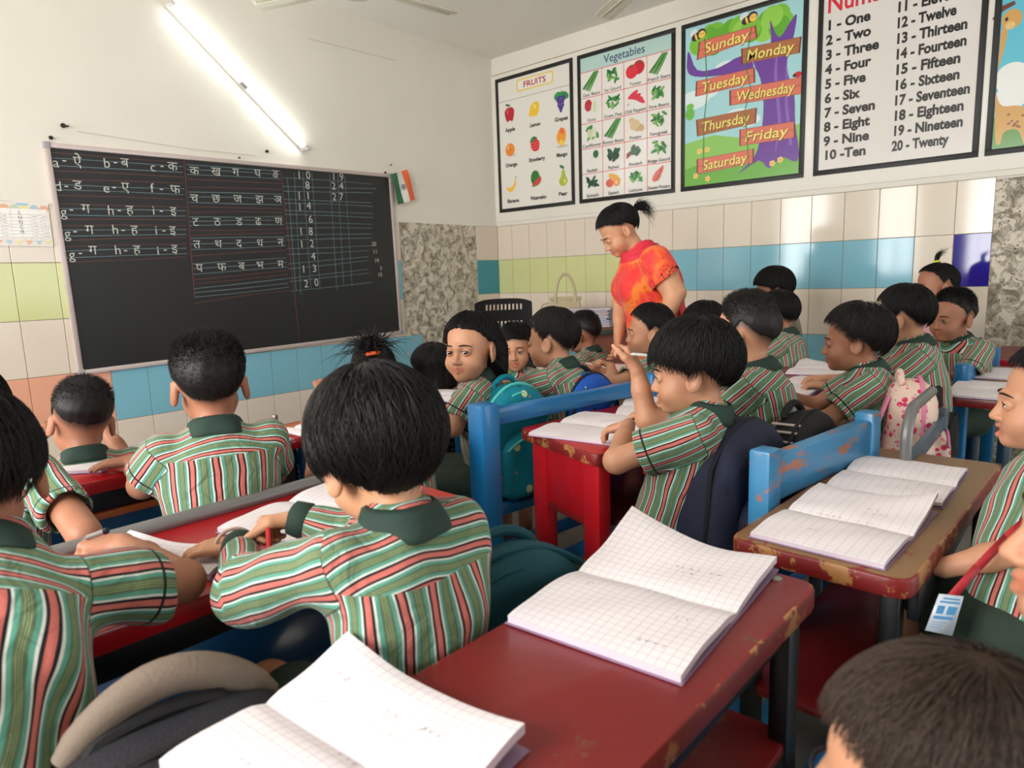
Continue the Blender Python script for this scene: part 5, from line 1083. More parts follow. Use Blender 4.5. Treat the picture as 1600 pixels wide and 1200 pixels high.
    return dict(body=body, A=A, hc=hc, R=R, nb=nb, up=up, f=f, r=rr, pel=pel, org=org, s=s, shirt=shirt)
def child_mesh(p, name, mb, m, parent=None):
    pc = Parts(); pc.add(np.array([list(v) for v in mb.v]), mb.f); return pc.build(name, [m] if not isinstance(m, (list, tuple)) else list(m), parent or p['body'], None, p['org'])
# ================= the class =================
def px(x, y, d): return tuple(atD(x, y, d))
def hz(x, y, z): return tuple(onZ(x, y, z))
AP = dict  # arm description: e elbow, w wrist, d finger direction, n back-of-hand direction
PUP = {}; DOWN = 'down'
PUP['A'] = person('boy with thick black hair in long sleeves, holding a red pencil at the red desk', px(590, 712, .98), 78, 20, -4, s=.99, pelvis=(.565, .74, .47), shw=.92, byaw=84, style='thick', hair='black', q=.85, sk=2, seed=3, dens=2., messy=1.25, long_sleeve=True, slump=.03, wrinkle=1.4,
    arms=dict(L=AP(e=px(388, 925, .96), w=hz(374, 852, .70), d=(-.55, .75, -.1), n=(0, 0, 1), pose='flat'), R=AP(e=px(560, 838, 1.12), w=px(470, 812, 1.12), d=tuple(-RT*.9+FW*.15-UP*.15), n=tuple(UP*.8+FW*.3), pose='grip')))
PUP['B'] = person('boy in short sleeves at the left edge leaning over the red desk', px(-50, 755, .90), 88, 14, 0, s=1.03, pelvis=(.02, .80, .46), byaw=80, style='short', hair='black', q=.85, sk=1, seed=4, dens=1.8, slump=.03, wrinkle=1.4,
    arms=dict(R=AP(e=hz(286, 908, .695), w=hz(190, 850, .69), d=(-.5, .8, 0), pose='grip')))
PUP['C'] = person('boy with short spiky black hair seen from behind under the chalkboard', px(328, 602, 1.55), 68, 4, 0, byaw=70, style='spiky', hair='black', q=1., sk=1, seed=5, dens=1.6, arms=dict(L=AP(e=hz(222, 758, .70), w=hz(208, 720, .69), d=(-.75, .5, -.05), pose='flat')))
PUP['D'] = person('boy with cropped hair in the second row facing the salmon tiles', px(128, 660, 1.93), 84, 12, 10, byaw=80, style='fade', hair='black', q=1.3, sk=1, seed=6)
PUP['E'] = person('pupil at the left edge resting a hand on the bright red desk', px(-52, 655, 1.5), 80, 8, 0, byaw=70, style='short', hair='black', q=1.3, sk=1, seed=7, arms=dict(R=AP(e=px(132, 835, 1.33), w=hz(100, 772, .69), d=(-.2, .95, -.1), pose='flat')))
PUP['F'] = person('child with a fountain of tied hair in an orange band behind the thick haired boy', px(588, 622, 1.88), 75, 10, 0, byaw=80, style='tied', hair='black', q=1.4, sk=1, seed=8)
PUP['F2'] = person('child with dark hair just showing behind the orange hair band', px(583, 585, 2.7), 75, 4, 0, byaw=85, style='short', hair='soft', q=1.7, sk=1, seed=9)
PUP['G'] = person('child with a short black bob seen from behind in front of the bare plaster', px(675, 580, 2.95), 92, 4, 0, byaw=92, style='bobshort', hair='black', q=1.6, sk=1, seed=10)
PUP['H'] = person('girl with bobbed hair and blue band turning to look at the camera', px(735, 545, 2.3), 194, -2, 2, byaw=120, s=1.08, style='bobback', hair='black', q=1.0, sk=0, seed=11, dens=1.3, look=(-14, 0), arms=dict(L=AP(e=px(708, 668, 2.22), w=px(693, 645, 2.33), d=(-.6, .6, .3), pose='curl')))
PUP['I'] = person('child with side swept hair facing the camera behind the teal backpack', px(806, 545, 3.15), 213, 2, 4, byaw=170, style='cap', hair='black', q=1.2, sk=0, seed=12, mouth=.004, look=(6, 0), part=.5)
PUP['J'] = person('boy with neat thick hair and striped back between the teal and blue bags', px(862, 532, 2.55), 105, 4, 0, byaw=100, style='short', hair='soft', q=1.1, sk=0, seed=13, dens=1.3, arms=dict(L=AP(e=px(758, 632, 2.6), w=px(778, 600, 2.75), d=(.2, .9, .2), pose='curl')))
PUP['K'] = person('boy with cropped hair in the far row in front of the teacher table', px(912, 522, 3.8), 100, 4, 0, byaw=100, style='fade', hair='black', q=1.8, sk=1, seed=14)
PUP['L'] = person('boy in profile with short hair beside the teacher, elbow on the desk', px(1014, 518, 2.97), 124, 2, 0, byaw=112, style='short', hair='black', q=1.3, sk=0, seed=15, arms=dict(L=AP(e=hz(958, 602, .69), w=hz(955, 572, .72), d=(-.5, .5, .3), pose='curl')))
PUP['M'] = person('pupil with smooth black hair showing just behind the orange kurta', px(1098, 512, 3.15), 112, 4, 0, byaw=100, style='cap', hair='black', q=1.8, sk=1, seed=16)
PUP['N'] = person('boy with a black bowl haircut raising a pencil beside the navy backpack', px(1082, 580, 1.62), 112, 6, 0, byaw=104, pelvis=(1.46, .80, .47), lyaw=32, style='bowl', hair='black', q=.9, sk=0, seed=17, dens=2., messy=1.8, wrinkle=1.3,
    arms=dict(L=AP(e=hz(963, 720, .70), w=hz(982, 664, .73), d=tuple(-RT*.8+FW*.5-UP*.25), pose='relax'), R=AP(e=px(1012, 655, 1.72), w=px(996, 580, 1.72), d=tuple(-RT*.25+UP*.7+FW*.2), n=tuple(RT*.7+UP*.2-FW*.4), pose='curl')))
PUP['O'] = person('boy with faded short hair sitting behind the bowl haired boy', px(1164, 524, 2.0), 88, 4, 4, byaw=98, style='fade', hair='soft', q=1., sk=0, seed=18, dens=1.4)
PUP['P'] = person('child with a round bowl cut in profile against the blue tiles', px(1207, 453, 3.75), 114, 4, 0, byaw=110, style='bowl', hair='black', q=1.7, sk=1, seed=19)
PUP['Q'] = person('pupil seen from the back in front of the blue and cream tiles', px(1215, 492, 3.4), 80, 6, 0, byaw=92, style='short', hair='black', q=1.5, sk=1, seed=20)
PUP['R'] = person('child with wispy chin length hair beside the pink backpack', px(1335, 532, 2.25), 103, 4, 0, byaw=112, style='wispy', hair='soft', q=1., sk=1, seed=21, messy=1.5, dens=1.4)
PUP['S'] = person('boy with thick short black hair leaning over his desk behind the pink backpack', px(1410, 497, 2.5), 84, 8, 0, byaw=108, style='short', hair='black', q=1.1, sk=0, seed=22, dens=1.3)
PUP['T'] = person('boy with cropped hair turned sideways in front of the cream tiles at right', px(1488, 497, 2.95), 148, 2, 0, byaw=150, style='fade', hair='black', q=1.1, sk=1, seed=23, dens=1.4, look=(-8, 0))
PUP['U'] = person('girl with a small top knot in a yellow band standing by the indigo tile', px(1461, 448, 3.35), 128, 2, 4, byaw=140, style='tied', hair='black', q=1.3, sk=1, seed=24, look=(-10, -4), shirt_mat=mat('pink_cotton', rgb(222, 172, 176), .8, .06, 30), group=None, seated=False)
PUP['V'] = person('boy in profile with open mouth, red lanyard and identity card at the right edge', px(1646, 628, 1.28), 100, 0, 0, byaw=96, s=.96, pelvis=(1.415, .10, .47), lyaw=48, style='short', hair='black', q=.85, sk=0, seed=25, dens=1.4, mouth=.006, arms=DOWN)
PUP['W'] = person('blurred nearby child whose cheek and nose enter at the right edge', px(1806, 842, .56), 103, -4, 0, byaw=100, style='short', hair='black', q=.85, sk=0, seed=26, arms=DOWN)
PUP['X'] = person('blurred head of a child with brown hair at the bottom right corner', px(1468, 1262, .52), 112, 6, 0, byaw=120, style='short', hair='brown', q=.9, sk=0, seed=27, dens=6., messy=.9, arms=DOWN)
# ================= notebooks, bags and small things =================
def paper(name, kind, pitch=.0130):
    m, nt, b = nodes_of(name); tc = N(nt, 'ShaderNodeTexCoord'); s_ = N(nt, 'ShaderNodeSeparateXYZ'); L(nt, tc.outputs['Object'], s_.inputs[0])
    def line(o, p, w):
        a = N(nt, 'ShaderNodeMath', operation='DIVIDE'); L(nt, o, a.inputs[0]); a.inputs[1].default_value = p; f = N(nt, 'ShaderNodeMath', operation='FRACT'); L(nt, a.outputs[0], f.inputs[0]); c = N(nt, 'ShaderNodeMath', operation='LESS_THAN'); L(nt, f.outputs[0], c.inputs[0]); c.inputs[1].default_value = w; return c.outputs[0]
    a = line(s_.outputs[0], pitch, .085); c = line(s_.outputs[1], pitch if kind == 'sq' else pitch*1.7, .085 if kind == 'sq' else .055); mx = N(nt, 'ShaderNodeMath', operation='MAXIMUM'); L(nt, a, mx.inputs[0]); L(nt, c, mx.inputs[1])
    n = N(nt, 'ShaderNodeTexNoise', i_Scale=5.); L(nt, tc.outputs['Object'], n.inputs[0]); m1 = N(nt, 'ShaderNodeMix', data_type='RGBA'); L(nt, n.outputs[0], m1.inputs[0]); m1.inputs[6].default_value = rgb(238, 230, 230); m1.inputs[7].default_value = rgb(226, 216, 218)
    m2 = N(nt, 'ShaderNodeMix', data_type='RGBA'); L(nt, mx.outputs[0], m2.inputs[0]); L(nt, m1.outputs[2], m2.inputs[6]); m2.inputs[7].default_value = rgb(204, 190, 196); L(nt, m2.outputs[2], b.inputs['Base Color']); b.inputs['Roughness'].default_value = .75; return m
M_sq, M_ru = paper('squared_paper', 'sq'), paper('ruled_paper', 'ru', .0105); M_plain = mat('page_edges', rgb(214, 198, 208), .8, .08, 200, stretch=(1, 1, 20)); M_cover = mat('notebook_cover', rgb(150, 120, 150), .5)
M_pen = mat('pencil_marks', rgb(166, 156, 162), .8)
def notebook(label, C, z, m=None, curl=(0, 0, 0, 0), th=.007, write=0, hump=.006, one=False, seed=0):
    """C: corner pixels near-left, far-left, far-right, near-right resting at height z; curl lifts each corner (m)"""
    m = m or M_sq; q = [onZ(x, y, z) if not isinstance((x, y), Vector) else x for x, y in C]; q = [Vector((p.x, p.y)) for p in q]; c = sum(q, Vector((0, 0)))/4
    ax = (q[1]-q[0]+q[2]-q[3]); rot = math.atan2(ax.y, ax.x); w = ((q[1]-q[0]).length+(q[2]-q[3]).length)/2; h = ((q[2]-q[1]).length+(q[3]-q[0]).length)/2; rr = random.Random(seed)
    nu, nv_ = 28, 16; top = []; us = [-w/2+w*i/nu for i in range(nu+1)]; vs = [-h/2+h*j/nv_ for j in range(nv_+1)]
    def zt(u, v):
        a = abs(u)/(w/2); zz = th+(0 if one else hump*(math.sin(PI*min(1, a*1.02))**.6)-.004*math.exp(-(a*9)**2))
        for k, (su, sv) in enumerate(((-1, 1), (1, 1), (1, -1), (-1, -1))):   # corner order as C mapped to local: near-left is (-x,+y)
            if curl[k]: d = math.hypot((u-su*w/2)/(w*.42), (v-sv*h/2)/(h*.75)); zz += curl[k]*max(0, 1-d)**1.7
        return zz+.0008*math.sin(u*60+v*40+seed)
    V = [(u, v, zt(u, v)) for u in us for v in vs]; W_ = nv_+1; n0 = len(V); V += [(u, v, max(.0004, zt(u, v)-th)) for u in us for v in vs]; F = []; M_ = []
    for i in range(nu):
        for j in range(nv_):
            a, b, c_, d = i*W_+j, (i+1)*W_+j, (i+1)*W_+j+1, i*W_+j+1; F += [(a, b, c_, d), (n0+a, n0+d, n0+c_, n0+b)]; M_ += [0, 1]
    for i in range(nu): F += [(i*W_, n0+i*W_, n0+(i+1)*W_, (i+1)*W_), (i*W_+nv_, (i+1)*W_+nv_, n0+(i+1)*W_+nv_, n0+i*W_+nv_)]; M_ += [1, 1]
    for j in range(nv_): F += [(j, j+1, n0+j+1, n0+j), (nu*W_+j, n0+nu*W_+j, n0+nu*W_+j+1, nu*W_+j+1)]; M_ += [1, 1]
    mb = MB(); mb.add(V, F, M_); o = mb.build('notebook', [m, M_plain], None, 30, Vector((c.x, c.y, z+.0012))); o.rotation_euler = (0, 0, rot); tag(o, label, 'notebook', 'open notebooks on the desks')
    mb = MB(); mb.box(-w/2-.003, w/2+.003, -h/2-.003, h/2+.003, -.001, .0006); mb.build('cover', M_cover, o, 0)
    if write:
        mb = MB()
        for r in range(write):
            v0 = -h*.38+rr.random()*h*.7; u0 = -w*.42+rr.random()*w*.75
            for k in range(rr.randint(2, 4)):
                p = [Vector((u0+rr.uniform(-.004, .004)+k*.0, v0+k*.012+rr.uniform(-.004, .004), 0)) for _ in range(4)]
                for i in range(3):
                    a, b = p[i].copy(), p[i+1].copy(); a.z, b.z = zt(a.x, a.y)+.0007, zt(b.x, b.y)+.0007; mb.bar(a, b, .0005, .0003, bev=0)
        mb.build('pencil_writing', M_pen, o, 0)
    return o
Z6 = ZD+.001
notebook('squared notebook with a curled far corner on the nearest red desk', [(790, 978), (985, 842), (1216, 890), (1066, 1064)], Z6, M_sq, (0, .05, .012, 0), write=7, seed=1, th=.010)
notebook('squared notebook at the bottom edge on the nearest red desk beside the grey bag', [(215, 1225), (545, 1040), (822, 1170), (560, 1420)], Z6, M_sq, (0, .03, .02, 0), write=6, seed=2, th=.011)
notebook('ruled notebook with a lifted page corner, near end of the worn brown desk', [(1172, 838), (1290, 764), (1455, 806), (1382, 893)], .631, M_ru, (0, .012, .034, 0), write=7, seed=3, th=.008)
notebook('ruled notebook with folded corner at the far end of the worn brown desk', [(1292, 762), (1352, 714), (1510, 738), (1470, 798)], .631, M_ru, (0, 0, 0, .004), write=4, seed=4)
notebook('notebook under the hand of the bowl haired boy on the bright red desk', [(848, 676), (938, 640), (1052, 668), (975, 708)], Z6, M_ru, write=7, seed=5)
notebook('white notebook on the bright red desk beyond the raised arm', [(1010, 640), (1020, 610), (1120, 640), (1110, 670)], Z6, M_ru, seed=6)
notebook('open notebook under the hands of the boy with the red pencil', [(352, 828), (560, 745), (640, 775), (462, 866)], Z6, M_ru, (0, 0, 0, .003), write=4, seed=7, th=.009)
notebook('white notebook with curled pages beside the arm of the boy at the left edge', [(188, 862), (250, 835), (340, 895), (285, 925)], Z6, M_ru, (.01, .018, .025, 0), seed=8, th=.009)
notebook('white sheet notebook on the left end of the bright red desk', [(48, 728), (88, 710), (128, 740), (86, 760)], Z6, M_ru, seed=9, one=True)
notebook('white notebook on the red desk behind the shoulder of the spiky haired boy', [(222, 698), (296, 678), (330, 694), (255, 716)], Z6, M_ru, seed=10)
notebook('small curled notebook at the right end of the red desk with white chalk dust', [(392, 694), (428, 684), (446, 694), (412, 706)], Z6, M_ru, (0, .01, .006, 0), seed=11)
notebook('white notebook on the orange edged desk by the navy bottle', [(442, 676), (500, 662), (540, 676), (484, 693)], .646, M_ru, seed=12)
notebook('white notebook by the hand of the girl looking at the camera', [(662, 622), (700, 606), (724, 618), (690, 634)], Z6, M_ru, seed=13)
notebook('white notebook on the red desk of the boy in profile', [(896, 580), (952, 564), (1002, 580), (946, 599)], Z6, M_ru, seed=14)
notebook('nearer white notebook on the dark red desk before the bobbed child', [(1198, 612), (1256, 588), (1316, 596), (1252, 622)], Z6, M_ru, (0, 0, .006, 0), seed=15)
notebook('further white notebook with raised corner on the dark red desk before the bobbed child', [(1236, 584), (1262, 566), (1330, 576), (1312, 590)], Z6, M_ru, (0, .03, 0, 0), seed=16)
notebook('nearer notebook on the slate framed desk by the right edge', [(1470, 617), (1516, 594), (1606, 606), (1592, 631)], .651, M_ru, seed=17)
notebook('further notebook on the slate framed desk by the right edge', [(1518, 590), (1545, 576), (1602, 580), (1600, 597)], .651, M_ru, seed=18)
notebook('small white notebook in front of the short haired boy leaning over his desk', [(1350, 566), (1372, 556), (1392, 562), (1372, 573)], Z6, M_ru, seed=19)
# ---- backpacks ----
def cloth(name, c, rough=.75, c2=None, spots=None, sscale=14, var=.14):
    m = mat(name, c, rough, var, 10, col2=c2, bump=.18, bscale=220, spec=.3)
    if spots:
        nt = m.node_tree; b = nt.nodes['Principled BSDF']; src = b.inputs['Base Color'].links[0].from_socket; tc = N(nt, 'ShaderNodeTexCoord')
        for k, (col, lo) in enumerate(spots):
            vo = N(nt, 'ShaderNodeTexVoronoi', i_Scale=sscale*(1+.35*k)); mp = N(nt, 'ShaderNodeMapping'); mp.inputs['Location'].default_value = (k*1.7, k*.9, k*.4); L(nt, tc.outputs['Object'], mp.inputs[0]); L(nt, mp.outputs[0], vo.inputs['Vector']); c_ = N(nt, 'ShaderNodeMath', operation='LESS_THAN'); L(nt, vo.outputs[0], c_.inputs[0]); c_.inputs[1].default_value = lo
            mx = N(nt, 'ShaderNodeMix', data_type='RGBA'); L(nt, c_.outputs[0], mx.inputs[0]); L(nt, src, mx.inputs[6]); mx.inputs[7].default_value = col; src = mx.outputs[2]
        L(nt, src, b.inputs['Base Color'])
    return m
def backpack(label, loc, yaw, w, d, h, mb_, mp_=None, mt_=None, lean=0., handle=None, seed=1, pocket=True, hw=.018, trim=None, res=.0075, sag=.012, zip_=True):
    """soft school bag standing on its base: width w, depth d, height h; the front pocket faces +y"""
    o = thing('backpack', label, 'backpack', loc, math.radians(yaw), 'school bags on the benches'); rs = np.random.default_rng(seed); mp_ = mp_ or mb_; mt_ = mt_ or mb_; Lm = Matrix.Rotation(lean, 4, 'X')
    wv = [(nv(rs.normal(size=3))*rs.uniform(16, 48), rs.uniform(0, 6.28)) for _ in range(7)]; wr = lambda X, Y, Z: sum(np.sin(X*k[0]+Y*k[1]+Z*k[2]+p) for k, p in wv)/7*sag
    def rb(cx, cy, w_, d_, z0, z1, r, dome):
        def fn(X, Y, Z):
            zz = np.clip((Z-z0)/(z1-z0), 0, 1); hw_ = w_/2*(1-.10*zz)-r; xx = np.abs(X-cx); top = z1-dome*(xx/(w_/2))**2.2; dz = np.maximum(z0+r-Z, Z-(top-r)); dx = xx-hw_; dy = np.abs(Y-cy)-(d_/2*(1-.22*zz)-r)
            return np.sqrt(np.maximum(dx, 0)**2+np.maximum(dy, 0)**2+np.maximum(dz, 0)**2)+np.minimum(np.maximum(dx, np.maximum(dy, dz)), 0)-r+wr(X, Y, Z)
        return fn
    def build(nm, fn, lo, hi, m, par):
        g = Field(lo, hi, res); g.op(fn, lo, hi, .005); V, F = g.mesh(); V = smooth_mesh(V, F, 2, .5); V[:, 2] = np.maximum(V[:, 2], .002); V = np.array([list(Lm @ Vector(v)) for v in V]); P = Parts(); P.add(V, F); return P.build(nm, [m], par)
    r = min(.05, d*.32); body = build('bag_body', rb(0, 0, w, d, .0, h, r, h*.24), (-w*.6, -d*.7, -.02), (w*.6, d*.7, h+.05), mb_, o)
    if pocket: build('front_pocket', rb(0, d/2, w*.78, d*.5, .01, h*.60, r*.6, h*.10), (-w*.5, d*.1, -.02), (w*.5, d*.9, h*.7), mp_, o)
    def dome(t, y, off=.0, fr=1., hh=h): x = (w/2*fr)*math.sin(t); zz = hh-h*.24*(abs(x)/(w/2))**2.2; return Lm @ Vector((x*(1-.04), y, zz+off))
    if zip_:
        z = MB(); pts = [Lm @ Vector((-w/2*.985, d*.16, h*.25))]+[dome(t, d*.16, .001) for t in np.linspace(-1.35, 1.35, 17)]+[Lm @ Vector((w/2*.985, d*.16, h*.25))]; z.tube(pts, .006, 6); z.build('zip', mt_, o)
        z = MB(); p = dome(.5, d*.18, -.002); z.bar(p, p+Lm @ Vector((.008, .02, -.028)), .007, .003, bev=.001); z.build('zip_pull', M_screw, o)
    if pocket:
        z = MB(); z.tube([Lm @ Vector(((w*.39*1.0)*math.sin(t)*.95, d*(.70-.05*abs(math.sin(t))), h*.60-h*.10*abs(math.sin(t))**2.2-.012)) for t in np.linspace(-1.45, 1.45, 21)], .0045, 6); z.build('pocket_zip', mt_, o)
        z = MB(); z.tube([Lm @ Vector((w/2*.90*math.sin(t), d*.33, h*.93-h*.30*abs(math.sin(t))**2.4)) for t in np.linspace(-1.4, 1.4, 21)], .005, 6); z.build('piping', mt_, o)
    hd = MB(); hpts = [dome(-.42, -d*.18, -.006)]+[dome(t, -d*.2, hw*math.cos(t/.42*PI/2)) for t in np.linspace(-.36, .36, 9)]+[dome(.42, -d*.18, -.006)]
    hd.tube(hpts, .010, 8); hd.build('handle', handle or mt_, o)
    for sx in (-1, 1):
        st = MB(); P_ = [Vector((sx*w*.22, -d*.42, h*.86)), Vector((sx*w*.26, -d*.62, h*.62)), Vector((sx*w*.27, -d*.64, h*.36)), Vector((sx*w*.3, -d*.45, h*.1))]
        for i in range(3): st.bar(Lm @ P_[i], Lm @ P_[i+1], .04, .010, (0, 1, 0), .003)
        st.build('shoulder_strap', mt_, o)
    if trim: trim(o, Lm)
    return o
M_navy = cloth('navy_nylon', rgb(34, 38, 58)); M_navyd = cloth('dark_navy_webbing', rgb(24, 26, 36)); M_blk = cloth('black_nylon', rgb(30, 28, 29)); M_greyb = cloth('grey_brown_webbing', rgb(128, 112, 98)); M_char = cloth('charcoal_nylon', rgb(38, 37, 42)); M_brown = cloth('dark_brown_black_nylon', rgb(42, 36, 32), .75, rgb(66, 44, 28))
M_teal = cloth('teal_green_nylon', rgb(24, 74, 84)); M_tealb = cloth('bright_teal_print', rgb(12, 132, 152), .7, None, [(rgb(206, 214, 150), .17), (rgb(20, 90, 110), .14), (rgb(190, 120, 110), .10)], 12); M_aqua = cloth('aqua_panel', rgb(90, 206, 196)); M_tealdk = cloth('dark_teal_print', rgb(14, 60, 74), .7, None, [(rgb(150, 170, 150), .10), (rgb(40, 120, 150), .12)], 14)
M_blus = cloth('royal_blue_print', rgb(28, 84, 176), .7, None, [(rgb(206, 40, 50), .26), (rgb(206, 172, 70), .14), (rgb(24, 30, 70), .16)], 15); M_pinkp = cloth('pink_floral_print', rgb(226, 196, 178), .7, None, [(rgb(206, 44, 90), .30), (rgb(222, 120, 140), .26), (rgb(60, 120, 120), .15)], 36); M_pink = cloth('pink_nylon', rgb(220, 130, 160)); M_cyan = cloth('faded_teal_nylon', rgb(60, 140, 160)); M_silver = cloth('silver_grey_nylon', rgb(150, 158, 168), .5)
def bz(x, y, Y): return onY(x, y, Y)
backpack('dark navy backpack between the bowl haired boy and the blue bench post', (1.545, .675, .405), 178, .36, .19, .375, M_navy, M_navy, M_navyd, -.05, seed=3, res=.006)
def stripes3(o, Lm):
    mb = MB()
    for k in range(3):
        a = .075+k*.02; z0_ = .345-.0828*(a/.13)**2.2+.003; mb.bar(Lm @ Vector((a+.003, -.045, z0_-.006)), Lm @ Vector((a-.003, .03, z0_-.004)), .009, .005, bev=.001)
    mb.build('white_stripes', mat('white_tape', rgb(206, 190, 180), .6), o)
backpack('black and grey backpack with three pale stripes behind the blue bench rail', (1.86, .60, .405), 172, .26, .14, .345, M_blk, M_greyb, M_blk, 0, seed=4, trim=stripes3)
def redtab(o, Lm):
    mb = MB(); mb.bar(Lm @ Vector((.155, -.05, .185)), Lm @ Vector((.125, -.06, .207)), .010, .006, bev=.002); mb.build('red_tab', mat('red_tab', rgb(190, 50, 60), .6), o)
    mb = MB(); mb.tube([Lm @ Vector((-.125+.215*t, -.055, .224+.017*t+.062*math.sin(PI*t)**.8)) for t in np.linspace(0, 1, 16)], [.014+.008*math.sin(PI*t)**.5 for t in np.linspace(0, 1, 16)], 14); mb.build('padded_grip', M_greyb, o)
pg = onZ(300, 1065, .66)
backpack('charcoal backpack with thick grey brown handle behind the boy at the left edge', (.245, .715, .405), 172, .36, .19, .262, M_char, M_brown, M_blk, 0, seed=5, trim=redtab, res=.006, hw=.004)
pt = onZ(800, 905, .60)
backpack('teal green backpack slumped behind the thick haired boy', (.80, .715, .40), 156, .30, .16, .285, M_teal, M_teal, M_teal, .05, seed=6, res=.006, sag=.02, pocket=True)
backpack('teal printed backpack with aqua side hanging by the blue bench post', (1.69, 1.50, .405), 171, .28, .16, .375, M_tealb, M_tealb, M_aqua, -.02, seed=7, res=.007, handle=M_tealb)
backpack('royal blue backpack with red spots behind the blue bench rail', (2.06, 1.45, .405), 171, .27, .15, .365, M_blus, M_blus, M_navyd, -.02, seed=8)
backpack('pink floral backpack on the bench beside the bent metal frame', (2.36, .445, .41), 200, .20, .15, .375, M_pinkp, M_pinkp, M_pink, 0, seed=9, handle=M_pinkp)
backpack('black backpack behind the pink floral one', (2.80, .47, .41), 180, .22, .13, .335, M_blk, M_blk, M_blk, 0, seed=10)
backpack('faded teal backpack under a black cloth at the far right bench', (3.86, .47, .41), 185, .24, .14, .36, M_cyan, M_cyan, M_blk, 0, seed=11)
backpack('silver grey bag with a navy square under the dark red desk', (3.0, 1.0, .003), 60, .30, .16, .55, M_silver, M_silver, M_silver, 0, seed=12, pocket=False, trim=lambda o, Lm: (lambda mb: (mb.box(-.02, .02, .064, .07, .09, .13), mb.build('navy_square', M_navy, o)))(MB()))
# ---- bottles ----
def bottle(label, x, y, z, r, h, mb_, mc):
    b = thing('water_bottle', label, 'bottle', (x, y, z), 0); m = MB(); m.lathe([(r*.9, 0), (r, .006), (r, h*.52), (r*.96, h*.60), (r*.62, h*.80), (r*.55, h*.84)], 24); m.build('flask', mb_, b)
    m = MB(); m.lathe([(r*.6, h*.84), (r*.64, h*.86), (r*.64, h*.97), (r*.55, h), (r*.1, h*1.0)], 24); m.build('cap', mc, b); return b
bench('low bench by the board wall carrying the water bottles', 2.0, 3.92, .9, .24, 0, .12, None, M_blue); pb = onY(430, 660, 3.9); bottle('navy steel water bottle with silver cap standing by the board wall', pb.x, 3.9, .122, .030, .205, mat('navy_bottle', rgb(26, 30, 56), .3, .1, 8, coat=.4), M_screw)
pb = onY(416, 660, 3.9); bottle('small bottle with black cap next to the navy bottle', pb.x, 3.9, .122, .026, .185, mat('grey_bottle', rgb(90, 88, 90), .4), M_black)
# ---- teacher's handbag and pile ----
hb = thing('handbag', 'cream leather handbag with arched handle on the teacher table', 'handbag', (4.16, 3.10, .757), math.radians(-45)); M_cream = mat('cream_leather', rgb(192, 178, 144), .45, .08, 14, bump=.05, bscale=120)
g = Field((-.2, -.09, -.01), (.2, .09, .25), .008); g.op(lambda X, Y, Z: np.sqrt(np.maximum(np.abs(X)-(.15-Z*.18)+.03, 0)**2+np.maximum(np.abs(Y)-(.06-Z*.14)+.02, 0)**2+np.maximum(np.abs(Z-.10)-.08, 0)**2)-.024+.005*np.sin(X*40+Z*30), (-.2, -.09, -.01), (.2, .09, .25)); V, F = g.mesh(); V[:, 2] = np.maximum(V[:, 2], .001); P = Parts(); P.add(smooth_mesh(V, F, 1), F); P.build('bag_body', [M_cream], hb)
mb = MB(); mb.tube([(-.07+.0, -.03, .17)]+[(-.005+.075*math.cos(a), -.03, .20+.185*math.sin(a)) for a in np.linspace(PI, 0, 15)]+[(.07, -.03, .17)], .012, 8); mb.build('handle', M_cream, hb)
mb = MB(); mb.tube([(-.12, .03, .17), (-.17, .05, .16), (-.20, .05, .08), (-.205, .05, .01)], .008, 8); mb.build('strap', M_cream, hb)
mb = MB(); mb.box(-.12, .12, -.035, .035, .19, .215, bev=.01); mb.build('flap', M_cream, hb)
z = .757; CB = Vector((4.16, 2.87, .757)); rb_ = random.Random(2)
BK = [((176, 150, 120), 'brown'), ((120, 176, 200), 'pale blue'), ((66, 134, 172), 'mid blue'), ((206, 196, 190), 'white'), ((72, 140, 180), 'blue edged'), ((200, 160, 130), 'tan'), ((214, 206, 204), 'pale grey'), ((120, 110, 130), 'mauve grey'), ((190, 178, 184), 'lilac grey')]
PL_ = ['bottom of the pile', 'second from the bottom', 'third from the bottom', 'fourth from the bottom', 'in the middle of the pile', 'fourth from the top', 'third from the top', 'second from the top', 'topmost of the pile']
for k, (c_, nm) in enumerate(BK):
    t = rb_.uniform(.010, .018); a = rb_.uniform(-.06, .06); ox, oy = rb_.uniform(-.008, .008), rb_.uniform(-.012, .012)
    mb = MB(); mb.box(-.115, .112, -.16, .16, .002, t-.002, 1); mb.box(-.12, .12, -.165, .165, 0, .002, 0); mb.box(-.12, .12, -.165, .165, t-.002, t, 0); mb.box(.112, .12, -.165, .165, 0, t, 0)
    o = mb.build('copybook', [mat('copybook_%s' % nm.replace(' ', '_'), rgb(*c_), .6), M_plain], None, 0, Vector((CB.x+ox, CB.y+oy, z))); o.rotation_euler = (0, 0, a+.3); tag(o, '%s copybook, %s on the teacher table' % (nm, PL_[k]), 'copybook', 'copybooks piled on the teacher table'); z += t+.0006
